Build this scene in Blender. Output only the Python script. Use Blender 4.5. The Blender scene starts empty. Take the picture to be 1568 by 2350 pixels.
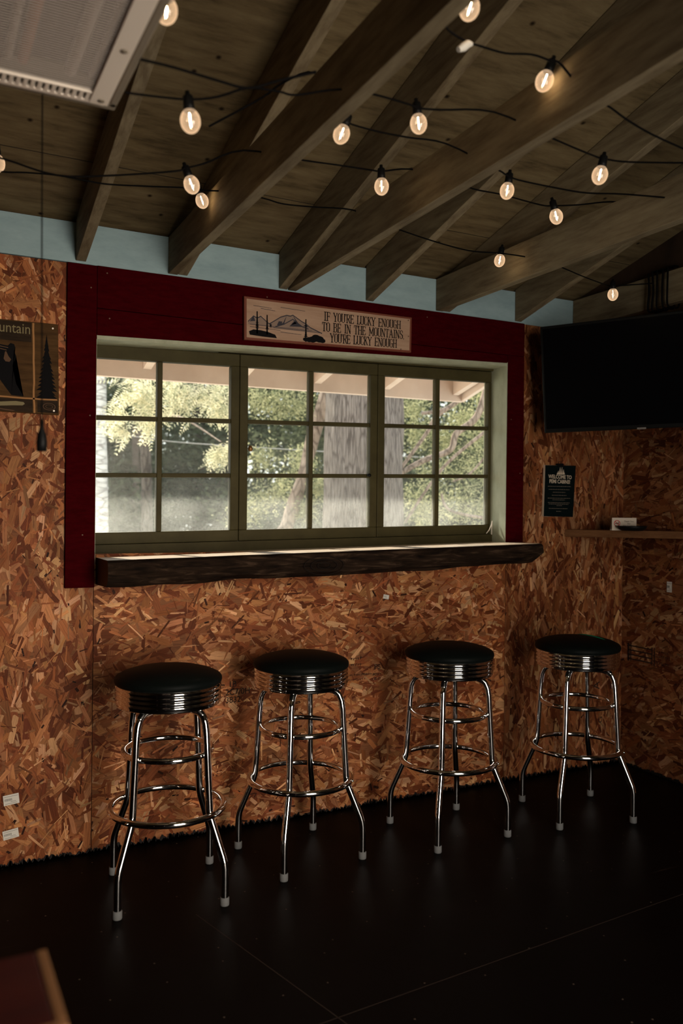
import bpy, bmesh, math, random
from mathutils import Vector, Matrix, noise
PI = math.pi
rnd = random.Random(7)
SC = bpy.context.scene
COL = SC.collection

# ------------------------------------------------------------------ camera, world, light, exposure
def make_camera():
    f_px, yaw, pitch, roll = 1932.3, 0.471305, -0.0035415, 0.0100313
    f = Vector((math.sin(yaw) * math.cos(pitch), math.cos(yaw) * math.cos(pitch), math.sin(pitch)))
    r = Vector((math.cos(yaw), -math.sin(yaw), 0)); u = r.cross(f)
    r2 = math.cos(roll) * r + math.sin(roll) * u; u2 = -math.sin(roll) * r + math.cos(roll) * u
    cd = bpy.data.cameras.new('camera'); co = bpy.data.objects.new('camera', cd); COL.objects.link(co)
    cd.sensor_fit = 'HORIZONTAL'; cd.sensor_width = 24.0; cd.lens = f_px / 1568 * 24.0
    cd.clip_start = 0.02; cd.clip_end = 200
    cd.dof.use_dof = True; cd.dof.focus_distance = 3.15; cd.dof.aperture_fstop = 2.5
    m = Matrix((r2, u2, -f)).transposed().to_4x4(); m.translation = Vector((0, -3.16521, 1.27375))
    co.matrix_world = m; SC.camera = co
make_camera()

def make_world():
    w = bpy.data.worlds.new('world'); SC.world = w; w.use_nodes = True
    nt = w.node_tree; nt.nodes.clear()
    out = nt.nodes.new('ShaderNodeOutputWorld'); bg = nt.nodes.new('ShaderNodeBackground')
    tc = nt.nodes.new('ShaderNodeTexCoord'); sx = nt.nodes.new('ShaderNodeSeparateXYZ'); cr = nt.nodes.new('ShaderNodeValToRGB')
    cr.color_ramp.elements[0].position = 0.0; cr.color_ramp.elements[0].color = (0.95, 0.97, 0.92, 1)
    cr.color_ramp.elements[1].position = 0.9; cr.color_ramp.elements[1].color = (0.62, 0.76, 1.0, 1)
    nt.links.new(tc.outputs['Generated'], sx.inputs[0]); nt.links.new(sx.outputs['Z'], cr.inputs[0])
    nt.links.new(cr.outputs[0], bg.inputs['Color']); bg.inputs['Strength'].default_value = 3.4
    nt.links.new(bg.outputs[0], out.inputs[0])
make_world()

def lamp(name, kind, loc, energy, color, **kw):
    d = bpy.data.lights.new(name, kind); d.energy = energy; d.color = color
    for k, v in kw.items(): setattr(d, k, v)
    o = bpy.data.objects.new(name, d); COL.objects.link(o); o.location = loc
    return o
SUN = lamp('sun', 'SUN', (-6, 2, 9), 12.0, (1.0, 0.93, 0.80), angle=0.03)
SUN.rotation_euler = Vector((0.20, -0.84, -0.555)).to_track_quat('-Z', 'Y').to_euler()
DOORLIGHT = lamp('door_daylight', 'AREA', (1.20, -4.03, 1.06), 41.0, (1.0, 0.85, 0.69), shape='RECTANGLE', size=1.15, size_y=2.0)
DOORLIGHT.rotation_euler = (PI / 2 - 0.14, 0, 0.30); DOORLIGHT.data.spread = math.radians(118)

vs = SC.view_settings
vs.view_transform = 'Standard'; vs.look = 'None'; vs.exposure = 0.0; vs.gamma = 1.0; vs.use_curve_mapping = False

# ------------------------------------------------------------------ materials
def mat(name, base=(0.5, 0.5, 0.5), rough=0.6, metal=0.0, spec=0.2, emit=None, estr=0.0):
    m = bpy.data.materials.new(name); m.use_nodes = True
    b = m.node_tree.nodes['Principled BSDF']
    b.inputs['Base Color'].default_value = (*base, 1); b.inputs['Roughness'].default_value = rough
    b.inputs['Metallic'].default_value = metal; b.inputs['Specular IOR Level'].default_value = spec
    if emit: b.inputs['Emission Color'].default_value = (*emit, 1); b.inputs['Emission Strength'].default_value = estr
    return m
def N(m, t): return m.node_tree.nodes.new(t)
def L(m, a, b): m.node_tree.links.new(a, b)
def bsdf(m): return m.node_tree.nodes['Principled BSDF']
def ramp(m, stops):
    r = N(m, 'ShaderNodeValToRGB'); e = r.color_ramp.elements
    while len(e) < len(stops): e.new(0.5)
    for i, (p, c) in enumerate(stops): e[i].position = p; e[i].color = (*c, 1)
    return r
def coords(m, scale=(1, 1, 1), kind='Object'):
    tc = N(m, 'ShaderNodeTexCoord'); mp = N(m, 'ShaderNodeMapping'); mp.inputs['Scale'].default_value = scale
    L(m, tc.outputs[kind], mp.inputs['Vector']); return mp.outputs['Vector']
def noisy(m, scale, stops, stretch=(1, 1, 1), detail=6, bump=0.0, rough=None, kind='Object', distort=0.0):
    v = coords(m, stretch, kind); n = N(m, 'ShaderNodeTexNoise'); n.inputs['Scale'].default_value = scale
    n.inputs['Detail'].default_value = detail; n.inputs['Roughness'].default_value = 0.65; n.inputs['Distortion'].default_value = distort
    L(m, v, n.inputs['Vector']); r = ramp(m, stops); L(m, n.outputs['Fac'], r.inputs[0]); L(m, r.outputs[0], bsdf(m).inputs['Base Color'])
    if bump:
        b = N(m, 'ShaderNodeBump'); b.inputs['Strength'].default_value = bump; b.inputs['Distance'].default_value = 0.004
        L(m, n.outputs['Fac'], b.inputs['Height']); L(m, b.outputs[0], bsdf(m).inputs['Normal'])
    if rough:
        rr = N(m, 'ShaderNodeMapRange'); rr.inputs['To Min'].default_value = rough[0]; rr.inputs['To Max'].default_value = rough[1]
        L(m, n.outputs['Fac'], rr.inputs['Value']); L(m, rr.outputs[0], bsdf(m).inputs['Roughness'])
    return n, r

def osb_mat():
    m = mat('oriented_strand_board', rough=0.6, spec=0.12)
    a = N(m, 'ShaderNodeVertexColor'); a.layer_name = 'strand'
    uv = N(m, 'ShaderNodeUVMap'); uv.uv_map = 'grain'
    mp = N(m, 'ShaderNodeMapping'); mp.inputs['Scale'].default_value = (14, 260, 1); L(m, uv.outputs[0], mp.inputs[0])
    n = N(m, 'ShaderNodeTexNoise'); n.inputs['Scale'].default_value = 1.0; n.inputs['Detail'].default_value = 5; n.inputs['Roughness'].default_value = 0.7
    L(m, mp.outputs[0], n.inputs['Vector'])
    r = ramp(m, [(0.30, (0.50, 0.47, 0.45)), (0.52, (1, 1, 1)), (0.72, (1.25, 1.22, 1.2))]); L(m, n.outputs['Fac'], r.inputs[0])
    v = coords(m); n2 = N(m, 'ShaderNodeTexNoise'); n2.inputs['Scale'].default_value = 3.0; n2.inputs['Detail'].default_value = 3; L(m, v, n2.inputs['Vector'])
    r2 = ramp(m, [(0.3, (0.66, 0.62, 0.60)), (0.7, (1.15, 1.15, 1.15))]); L(m, n2.outputs['Fac'], r2.inputs[0])
    mx = N(m, 'ShaderNodeMix'); mx.data_type = 'RGBA'; mx.blend_type = 'MULTIPLY'; mx.inputs[0].default_value = 1.0
    L(m, a.outputs['Color'], mx.inputs[6]); L(m, r.outputs[0], mx.inputs[7])
    mx2 = N(m, 'ShaderNodeMix'); mx2.data_type = 'RGBA'; mx2.blend_type = 'MULTIPLY'; mx2.inputs[0].default_value = 1.0
    L(m, mx.outputs[2], mx2.inputs[6]); L(m, r2.outputs[0], mx2.inputs[7]); L(m, mx2.outputs[2], bsdf(m).inputs['Base Color'])
    b = N(m, 'ShaderNodeBump'); b.inputs['Strength'].default_value = 0.25; b.inputs['Distance'].default_value = 0.001
    L(m, n.outputs['Fac'], b.inputs['Height']); L(m, b.outputs[0], bsdf(m).inputs['Normal'])
    return m
OSB = osb_mat()
OSBEDGE = mat('board_edge', (0.16, 0.07, 0.03), 0.8)

PLY = mat('aged_plywood', rough=0.8, spec=0.08)
noisy(PLY, 5.0, [(0.28, (0.055, 0.038, 0.018)), (0.5, (0.135, 0.098, 0.05)), (0.75, (0.19, 0.145, 0.078))], (1, 5, 1), 9, 0.25)
def add_spots(m):
    v = coords(m, (1, 1, 1)); vo = N(m, 'ShaderNodeTexVoronoi'); vo.voronoi_dimensions = '2D'; vo.inputs['Scale'].default_value = 4.0; L(m, v, vo.inputs['Vector'])
    rr = ramp(m, [(0.012, (0.12, 0.09, 0.08)), (0.045, (1, 1, 1))]); L(m, vo.outputs['Distance'], rr.inputs[0])
    src = bsdf(m).inputs['Base Color'].links[0].from_socket
    mx = N(m, 'ShaderNodeMix'); mx.data_type = 'RGBA'; mx.blend_type = 'MULTIPLY'; mx.inputs[0].default_value = 1.0
    L(m, src, mx.inputs[6]); L(m, rr.outputs[0], mx.inputs[7]); L(m, mx.outputs[2], bsdf(m).inputs['Base Color'])
add_spots(PLY)
LUMBER = mat('old_lumber', rough=0.75, spec=0.08)
noisy(LUMBER, 4.0, [(0.3, (0.105, 0.078, 0.045)), (0.55, (0.19, 0.15, 0.093)), (0.8, (0.25, 0.205, 0.13))], (9, 1.2, 9), 7, 0.2)
BEIGE = mat('beige_painted_wood', rough=0.6)
noisy(BEIGE, 6.0, [(0.3, (0.74, 0.58, 0.48)), (0.7, (0.85, 0.69, 0.59))], (1, 1, 1), 5, 0.1)
BLUE = mat('pale_blue_paint', rough=0.6)
noisy(BLUE, 7.0, [(0.3, (0.23, 0.33, 0.355)), (0.6, (0.30, 0.41, 0.435)), (0.8, (0.35, 0.45, 0.47))], (1, 1, 2.5), 8, 0.35)
RED = mat('maroon_painted_board', rough=0.7, spec=0.0)
noisy(RED, 20.0, [(0.3, (0.030, 0.0010, 0.0020)), (0.7, (0.048, 0.0016, 0.003))], (1, 1, 4), 7, 0.4)
OLIVE = mat('olive_painted_wood', rough=0.55, spec=0.1)
noisy(OLIVE, 9.0, [(0.25, (0.038, 0.031, 0.012)), (0.6, (0.058, 0.048, 0.019)), (0.85, (0.072, 0.060, 0.027))], (1, 1, 1), 8, 0.12)
SAGE = mat('sage_painted_reveal', rough=0.55)
noisy(SAGE, 9.0, [(0.25, (0.30, 0.31, 0.21)), (0.7, (0.42, 0.43, 0.31))], (2, 2, 1), 8, 0.15)
FLOORM = mat('black_painted_plywood', rough=0.40, spec=0.06)
def floor_mat(m):
    n, r = noisy(m, 3.0, [(0.25, (0.0016, 0.0009, 0.0008)), (0.6, (0.0032, 0.0019, 0.0015)), (0.85, (0.007, 0.0042, 0.0034))], (1, 1, 1), 10, 0.12, (0.34, 0.62))
    src = r.outputs[0]
    for ang, sc, thr, colr in ((0.5, 26.0, 0.70, (0.026, 0.016, 0.012)), (-0.9, 40.0, 0.73, (0.02, 0.014, 0.011))):
        tc = N(m, 'ShaderNodeTexCoord'); mp = N(m, 'ShaderNodeMapping'); mp.inputs['Rotation'].default_value = (0, 0, ang); mp.inputs['Scale'].default_value = (0.09, 1.3, 1)
        L(m, tc.outputs['Object'], mp.inputs[0]); k = N(m, 'ShaderNodeTexNoise'); k.inputs['Scale'].default_value = sc; k.inputs['Detail'].default_value = 4; L(m, mp.outputs[0], k.inputs['Vector'])
        rr = ramp(m, [(thr, (0, 0, 0)), (thr + 0.06, (1, 1, 1))]); L(m, k.outputs['Fac'], rr.inputs[0])
        mx = N(m, 'ShaderNodeMix'); mx.data_type = 'RGBA'; L(m, rr.outputs[0], mx.inputs[0]); L(m, src, mx.inputs[6]); mx.inputs[7].default_value = (*colr, 1)
        src = mx.outputs[2]
    v = coords(m); vo = N(m, 'ShaderNodeTexVoronoi'); vo.voronoi_dimensions = '2D'; vo.inputs['Scale'].default_value = 5.5; L(m, v, vo.inputs['Vector'])
    rr = ramp(m, [(0.008, (1, 1, 1)), (0.018, (0, 0, 0))]); L(m, vo.outputs['Distance'], rr.inputs[0])
    mx = N(m, 'ShaderNodeMix'); mx.data_type = 'RGBA'; L(m, rr.outputs[0], mx.inputs[0]); L(m, src, mx.inputs[6]); mx.inputs[7].default_value = (0.13, 0.095, 0.07, 1)
    L(m, mx.outputs[2], bsdf(m).inputs['Base Color'])
floor_mat(FLOORM)
SEAM = mat('floor_seam', (0.035, 0.022, 0.016), 0.8)
BLACKPAINT = mat('black_wall_paint', (0.010, 0.007, 0.006), 0.6)
CHROME = mat('chrome', (0.82, 0.80, 0.78), 0.07, 1.0)
VINYL = mat('black_vinyl', (0.003, 0.0045, 0.004), 0.55, 0, 0.07)
GREENV = mat('green_vinyl_scratch', (0.010, 0.17, 0.085), 0.5)
RUBBER = mat('grey_rubber', (0.15, 0.15, 0.147), 0.7)
BLACK = mat('black_plastic', (0.004, 0.004, 0.004), 0.5, 0, 0.15)
WIRE = mat('black_cable', (0.003, 0.0025, 0.0025), 0.7, 0, 0.05)
SCREEN = mat('tv_screen', (0.002, 0.002, 0.0025), 0.25, 0, 0.12)
SILVER = mat('silver_plastic', (0.16, 0.14, 0.13), 0.5)
BARK = mat('log_bark', rough=0.85, spec=0.08)
noisy(BARK, 11.0, [(0.34, (0.004, 0.0022, 0.0014)), (0.54, (0.020, 0.011, 0.0065)), (0.76, (0.095, 0.058, 0.035))], (0.6, 2, 4), 10, 0.9, distort=0.8)
SLABTOP = mat('planed_log_top', rough=0.30, spec=0.8)
noisy(SLABTOP, 5.0, [(0.3, (0.60, 0.45, 0.33)), (0.7, (0.74, 0.60, 0.47))], (1, 14, 1), 6, 0.1)
SHELFW = mat('stained_shelf_wood', rough=0.6, spec=0.05)
noisy(SHELFW, 5.0, [(0.3, (0.10, 0.042, 0.016)), (0.7, (0.17, 0.075, 0.030))], (3, 3, 14), 6, 0.1)
SIGNW = mat('sign_board_wood', rough=0.6)
noisy(SIGNW, 6.0, [(0.3, (0.33, 0.20, 0.13)), (0.7, (0.43, 0.28, 0.19))], (1, 1, 9), 7, 0.05)
SIGNEDGE = mat('sign_red_edge', (0.16, 0.045, 0.025), 0.5)
INK = mat('black_ink', (0.006, 0.0055, 0.006), 0.7, 0, 0.05)
INKBLUE = mat('slate_ink', (0.045, 0.042, 0.052), 0.7, 0, .05)
INKPALE = mat('pale_slate_ink', (0.24, 0.165, 0.125), 0.7)
FADED = mat('faded_black_stamp', (0.022, 0.013, 0.009), 0.7)
CREAM = mat('cream_ink', (0.62, 0.50, 0.38), 0.6)
OLDGOLD = mat('old_gold_ink', (0.20, 0.16, 0.075), 0.6)
DARKTEAL = mat('dark_green_sign', (0.003, 0.0065, 0.0068), 0.6, 0, .05)
PAPER = mat('white_paper', (0.66, 0.62, 0.55), 0.7)
CARDW = mat('card_stock', (0.62, 0.52, 0.42), 0.7)
GREYINK = mat('grey_print', (0.26, 0.25, 0.23), 0.7)
REDINK = mat('red_print', (0.45, 0.03, 0.03), 0.6)
LODGE = mat('lodge_sign_board', rough=0.65, spec=0.05)
noisy(LODGE, 8.0, [(0.3, (0.045, 0.022, 0.008)), (0.7, (0.10, 0.05, 0.018))], (1, 1, 7), 7, 0.1)
LODGEDARK = mat('lodge_sign_dark', rough=0.65, spec=0.05)
noisy(LODGEDARK, 8.0, [(0.3, (0.014, 0.009, 0.006)), (0.7, (0.040, 0.024, 0.013))], (1, 1, 5), 7)
ROPEC = mat('lodge_sign_seam', (0.34, 0.16, 0.055), 0.7)
TWIG = mat('brown_ink', (0.10, 0.05, 0.025), 0.7)
ALU = mat('brushed_reflector', (0.022, 0.016, 0.013), 0.5, 0.1)
GRILLEM = mat('grille_steel', (0.88, 0.77, 0.66), 0.4, 0.1)
ALUB = mat('pale_quartz_and_glint', (0.34, 0.29, 0.25), 0.35, 0.2)
HEATERM = mat('heater_housing', (0.24, 0.20, 0.15), 0.5, 0.3)
TUBEM = mat('quartz_tube', (0.30, 0.10, 0.04), 0.25)
REDTOP = mat('red_table_paint', rough=0.5)
noisy(REDTOP, 6.0, [(0.3, (0.036, 0.003, 0.003)), (0.7, (0.055, 0.0055, 0.004))], (1, 4, 1), 5, 0.05)
EDGEBAND = mat('worn_wood_edge', (0.24, 0.11, 0.045), 0.5)
DARKWALL = mat('dark_board_wall', rough=0.8)
noisy(DARKWALL, 4.0, [(0.3, (0.022, 0.012, 0.007)), (0.7, (0.05, 0.027, 0.014))], (2, 2, 1), 6)
NAIL = mat('nail_head', (0.14, 0.08, 0.055), 0.6, 0.2)
BRASS = mat('old_brass', (0.30, 0.16, 0.06), 0.4, 0.8)

def bark_mat(name, c0, c1, c2, sxy, sz, bump=1.0):
    m = mat(name, rough=0.9, spec=0.15)
    v = coords(m, (sxy, sxy, sz)); n = N(m, 'ShaderNodeTexNoise'); n.inputs['Scale'].default_value = 1.0; n.inputs['Detail'].default_value = 9; n.inputs['Roughness'].default_value = 0.7; n.inputs['Distortion'].default_value = 0.6
    L(m, v, n.inputs['Vector']); vo = N(m, 'ShaderNodeTexVoronoi'); vo.feature = 'DISTANCE_TO_EDGE'; vo.inputs['Scale'].default_value = 0.8; L(m, v, vo.inputs['Vector'])
    r = ramp(m, [(0.30, c0), (0.5, c1), (0.75, c2)]); L(m, n.outputs['Fac'], r.inputs[0])
    cr = ramp(m, [(0.0, (0.35, 0.33, 0.32)), (0.14, (1, 1, 1))]); L(m, vo.outputs['Distance'], cr.inputs[0])
    mx = N(m, 'ShaderNodeMix'); mx.data_type = 'RGBA'; mx.blend_type = 'MULTIPLY'; mx.inputs[0].default_value = 0.85
    L(m, r.outputs[0], mx.inputs[6]); L(m, cr.outputs[0], mx.inputs[7]); L(m, mx.outputs[2], bsdf(m).inputs['Base Color'])
    b = N(m, 'ShaderNodeBump'); b.inputs['Strength'].default_value = bump; b.inputs['Distance'].default_value = 0.03
    L(m, n.outputs['Fac'], b.inputs['Height']); L(m, b.outputs[0], bsdf(m).inputs['Normal'])
    return m
PINEBARK = bark_mat('pine_bark', (0.11, 0.086, 0.072), (0.245, 0.20, 0.17), (0.38, 0.32, 0.28), 62, 6)
BROWNBARK = bark_mat('brown_bark', (0.16, 0.11, 0.08), (0.30, 0.22, 0.165), (0.42, 0.32, 0.25), 24, 8, 0.4)
DIMBARK = bark_mat('dim_bark', (0.05, 0.04, 0.033), (0.10, 0.08, 0.065), (0.15, 0.12, 0.10), 24, 8, 0.4)
BIRCHBARK = bark_mat('birch_bark', (0.30, 0.28, 0.26), (0.62, 0.60, 0.56), (0.80, 0.78, 0.74), 8, 26, 0.3)

def leaf_mat(name, c, trans=0.45):
    m = bpy.data.materials.new(name); m.use_nodes = True; nt = m.node_tree; nt.nodes.clear()
    out = nt.nodes.new('ShaderNodeOutputMaterial'); d = nt.nodes.new('ShaderNodeBsdfDiffuse'); t = nt.nodes.new('ShaderNodeBsdfTranslucent'); mx = nt.nodes.new('ShaderNodeMixShader')
    geo = nt.nodes.new('ShaderNodeNewGeometry'); rp = nt.nodes.new('ShaderNodeValToRGB')
    e = rp.color_ramp.elements; e[0].position = 0.0; e[0].color = (c[0] * 0.5, c[1] * 0.55, c[2] * 0.5, 1); e[1].position = 1.0; e[1].color = (min(1, c[0] * 1.5), min(1, c[1] * 1.4), min(1, c[2] * 1.4), 1)
    nt.links.new(geo.outputs['Random Per Island'], rp.inputs[0]); nt.links.new(rp.outputs[0], d.inputs[0]); nt.links.new(rp.outputs[0], t.inputs[0])
    mx.inputs[0].default_value = trans; nt.links.new(d.outputs[0], mx.inputs[1]); nt.links.new(t.outputs[0], mx.inputs[2]); nt.links.new(mx.outputs[0], out.inputs[0])
    return m
LEAFPALE = leaf_mat('hemlock_needles', (0.62, 0.59, 0.40), 0.5)
LEAFLIGHT = leaf_mat('light_leaves', (0.38, 0.38, 0.215))
LEAFMID = leaf_mat('mid_green_leaves', (0.085, 0.10, 0.058))
LEAFDARK = leaf_mat('dark_green_leaves', (0.055, 0.066, 0.042), 0.3)
GROUNDM = mat('forest_ground', rough=0.95)
noisy(GROUNDM, 2.0, [(0.3, (0.56, 0.49, 0.38)), (0.6, (0.72, 0.64, 0.51)), (0.8, (0.78, 0.70, 0.57))], (1, 1, 1), 9)

def glass_mat():
    m = bpy.data.materials.new('dusty_window_glass'); m.use_nodes = True; nt = m.node_tree; nt.nodes.clear()
    nn = nt.nodes.new; lk = nt.links.new
    out = nn('ShaderNodeOutputMaterial'); tr = nn('ShaderNodeBsdfTransparent'); tr.inputs[0].default_value = (0.94, 0.95, 0.93, 1)
    gl = nn('ShaderNodeBsdfGlossy'); gl.inputs['Roughness'].default_value = 0.03
    fr = nn('ShaderNodeFresnel'); fr.inputs[0].default_value = 1.12
    m1 = nn('ShaderNodeMixShader'); lk(fr.outputs[0], m1.inputs[0]); lk(tr.outputs[0], m1.inputs[1]); lk(gl.outputs[0], m1.inputs[2])
    tl = nn('ShaderNodeBsdfTranslucent'); tl.inputs[0].default_value = (0.86, 0.86, 0.80, 1)
    tc = nn('ShaderNodeTexCoord'); n1 = nn('ShaderNodeTexNoise'); n1.inputs['Scale'].default_value = 7.0; n1.inputs['Detail'].default_value = 5
    n2 = nn('ShaderNodeTexNoise'); n2.inputs['Scale'].default_value = 190.0; n2.inputs['Detail'].default_value = 3
    lk(tc.outputs['Object'], n1.inputs['Vector']); lk(tc.outputs['Object'], n2.inputs['Vector'])
    sx = nn('ShaderNodeSeparateXYZ'); lk(tc.outputs['Object'], sx.inputs[0])
    low = nn('ShaderNodeMapRange'); low.inputs['From Min'].default_value = 1.62; low.inputs['From Max'].default_value = 1.16; low.inputs['To Min'].default_value = 0.012; low.inputs['To Max'].default_value = 0.085
    lk(sx.outputs['Z'], low.inputs['Value'])
    p = nn('ShaderNodeMath'); p.operation = 'MULTIPLY'; lk(n1.outputs['Fac'], p.inputs[0]); lk(n2.outputs['Fac'], p.inputs[1])
    q = nn('ShaderNodeMath'); q.operation = 'MULTIPLY'; lk(p.outputs[0], q.inputs[0]); q.inputs[1].default_value = 3.4
    s = nn('ShaderNodeMath'); s.operation = 'MULTIPLY'; s.use_clamp = True; lk(q.outputs[0], s.inputs[0]); lk(low.outputs[0], s.inputs[1])
    m2 = nn('ShaderNodeMixShader'); lk(s.outputs[0], m2.inputs[0]); lk(m1.outputs[0], m2.inputs[1]); lk(tl.outputs[0], m2.inputs[2]); lk(m2.outputs[0], out.inputs[0])
    return m
GLASS = glass_mat()
def bulb_glass():
    m = bpy.data.materials.new('bulb_glass'); m.use_nodes = True; nt = m.node_tree; nt.nodes.clear()
    nn = nt.nodes.new; lk = nt.links.new
    out = nn('ShaderNodeOutputMaterial'); tr = nn('ShaderNodeBsdfTransparent'); tr.inputs[0].default_value = (1.0, 0.93, 0.82, 1)
    gl = nn('ShaderNodeBsdfGlossy'); gl.inputs['Roughness'].default_value = 0.06; lw = nn('ShaderNodeLayerWeight'); lw.inputs[0].default_value = 0.35
    em = nn('ShaderNodeEmission'); em.inputs[0].default_value = (1.0, 0.66, 0.40, 1)
    ms = nn('ShaderNodeMapRange'); ms.inputs['To Min'].default_value = 0.24; ms.inputs['To Max'].default_value = 0.62; lk(lw.outputs['Facing'], ms.inputs['Value']); lk(ms.outputs[0], em.inputs[1])
    m1 = nn('ShaderNodeMixShader'); m1.inputs[0].default_value = 0.08; lk(tr.outputs[0], m1.inputs[1]); lk(gl.outputs[0], m1.inputs[2])
    ad = nn('ShaderNodeAddShader'); lk(m1.outputs[0], ad.inputs[0]); lk(em.outputs[0], ad.inputs[1]); lk(ad.outputs[0], out.inputs[0])
    return m
BULBGLASS = bulb_glass()
FILAMENT = mat('lit_filament', (0, 0, 0), 0.5, emit=(1.0, 0.74, 0.46), estr=85.0)

# ------------------------------------------------------------------ mesh helper
class MB:
    def __init__(s): s.v = []; s.f = []; s.mi = []; s.sm = []
    def add(s, vs, fs, mi=0, smooth=False):
        o = len(s.v); s.v += [tuple(p) for p in vs]
        for f in fs: s.f.append(tuple(i + o for i in f)); s.mi.append(mi); s.sm.append(smooth)
    def hexa(s, p, mi=0):   # p: 4 bottom points counter-clockwise, then 4 top points
        s.add(p, [(0, 3, 2, 1), (4, 5, 6, 7), (0, 1, 5, 4), (1, 2, 6, 5), (2, 3, 7, 6), (3, 0, 4, 7)], mi)
    def box(s, a, b, mi=0):
        (x0, y0, z0), (x1, y1, z1) = a, b
        s.hexa([(x0, y0, z0), (x1, y0, z0), (x1, y1, z0), (x0, y1, z0), (x0, y0, z1), (x1, y0, z1), (x1, y1, z1), (x0, y1, z1)], mi)
    def tube(s, pts, r, n=10, mi=0, closed=False, caps=True):
        pts = [Vector(p) for p in pts]; m = len(pts)
        rs = r if isinstance(r, (list, tuple)) else [r] * m
        ref = None; rings = []
        for i, p in enumerate(pts):
            a = pts[(i - 1) % m] if (closed or i > 0) else p; b = pts[(i + 1) % m] if (closed or i < m - 1) else p
            t = (b - a).normalized()
            if ref is None:
                ref = Vector((0, 0, 1)) if abs(t.z) < 0.9 else Vector((1, 0, 0))
            u = (ref - t * ref.dot(t)).normalized(); w = t.cross(u); ref = u
            rings.append([p + (u * math.cos(k * 2 * PI / n) + w * math.sin(k * 2 * PI / n)) * rs[i] for k in range(n)])
        vs = [q for R in rings for q in R]; fs = []
        for i in range(m if closed else m - 1):
            j = (i + 1) % m
            for k in range(n): fs.append((i * n + k, i * n + (k + 1) % n, j * n + (k + 1) % n, j * n + k))
        s.add(vs, fs, mi, True)
        if caps and not closed:
            s.add(rings[0], [tuple(reversed(range(n)))], mi); s.add(rings[-1], [tuple(range(n))], mi)
    def lathe(s, prof, n=32, mi=0, c=(0, 0, 0), smooth=True, capb=False, capt=False):
        vs = []; fs = []
        for (r, z) in prof:
            for k in range(n): a = k * 2 * PI / n; vs.append((c[0] + r * math.cos(a), c[1] + r * math.sin(a), c[2] + z))
        for i in range(len(prof) - 1):
            for k in range(n): fs.append((i * n + k, i * n + (k + 1) % n, (i + 1) * n + (k + 1) % n, (i + 1) * n + k))
        s.add(vs, fs, mi, smooth)
        if capb: s.add(vs[:n], [tuple(reversed(range(n)))], mi)
        if capt: s.add(vs[-n:], [tuple(range(n))], mi)
    def poly(s, pts, mi=0): s.add(pts, [tuple(range(len(pts)))], mi)
    def build(s, name, mats, parent=None, merge=False, bevel=0.0):
        me = bpy.data.meshes.new(name); me.from_pydata(s.v, [], s.f)
        for m in (mats if isinstance(mats, (list, tuple)) else [mats]): me.materials.append(m)
        me.polygons.foreach_set('material_index', s.mi); me.polygons.foreach_set('use_smooth', s.sm); me.update()
        o = bpy.data.objects.new(name, me); COL.objects.link(o)
        if parent: o.parent = parent
        if bevel:
            b = o.modifiers.new('edge', 'BEVEL'); b.width = bevel; b.segments = 2; b.limit_method = 'ANGLE'
        return o
def tag(o, label=None, cat=None, group=None, kind=None):
    for k, v in (('label', label), ('category', cat), ('group', group), ('kind', kind)):
        if v: o[k] = v
    return o
def empty(name, loc=(0, 0, 0), rz=0.0):
    o = bpy.data.objects.new(name, None); COL.objects.link(o); o.location = loc; o.rotation_euler = (0, 0, rz); o.empty_display_size = 0.1
    return o
def copy_tree(o, parent=None):
    c = o.copy(); COL.objects.link(c)
    if parent: c.parent = parent
    for ch in list(o.children): copy_tree(ch, c)
    return c
def spline(pts, k=6):
    P = [Vector(p) for p in pts]; out = []
    for i in range(len(P) - 1):
        a, b, c, d = P[max(i - 1, 0)], P[i], P[i + 1], P[min(i + 2, len(P) - 1)]
        for j in range(k):
            t = j / k; out.append(0.5 * ((2 * b) + (c - a) * t + (2 * a - 5 * b + 4 * c - d) * t * t + (3 * b - a - 3 * c + d) * t ** 3))
    out.append(P[-1]); return out

# Lettering from the built-in font, as flat raised meshes, placed in the frame O + x*X + y*Y with normal X x Y
def text_into(mb, txt, size, O, X, Y, mi=0, squeeze=1.0, bold=0.0, align='LEFT', lift=0.0006):
    cu = bpy.data.curves.new('t', 'FONT'); cu.body = txt; cu.size = size; cu.align_x = align; cu.offset = bold; cu.resolution_u = 4
    o = bpy.data.objects.new('t', cu); COL.objects.link(o)
    dg = bpy.context.evaluated_depsgraph_get(); me = o.evaluated_get(dg).to_mesh()
    O, X, Y = Vector(O), Vector(X).normalized(), Vector(Y).normalized(); Z = X.cross(Y)
    vs = [O + X * v.co.x * squeeze + Y * v.co.y + Z * lift for v in me.vertices]
    mb.add(vs, [tuple(p.vertices) for p in me.polygons], mi)
    o.evaluated_get(dg).to_mesh_clear(); bpy.data.objects.remove(o); bpy.data.curves.remove(cu)

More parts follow.
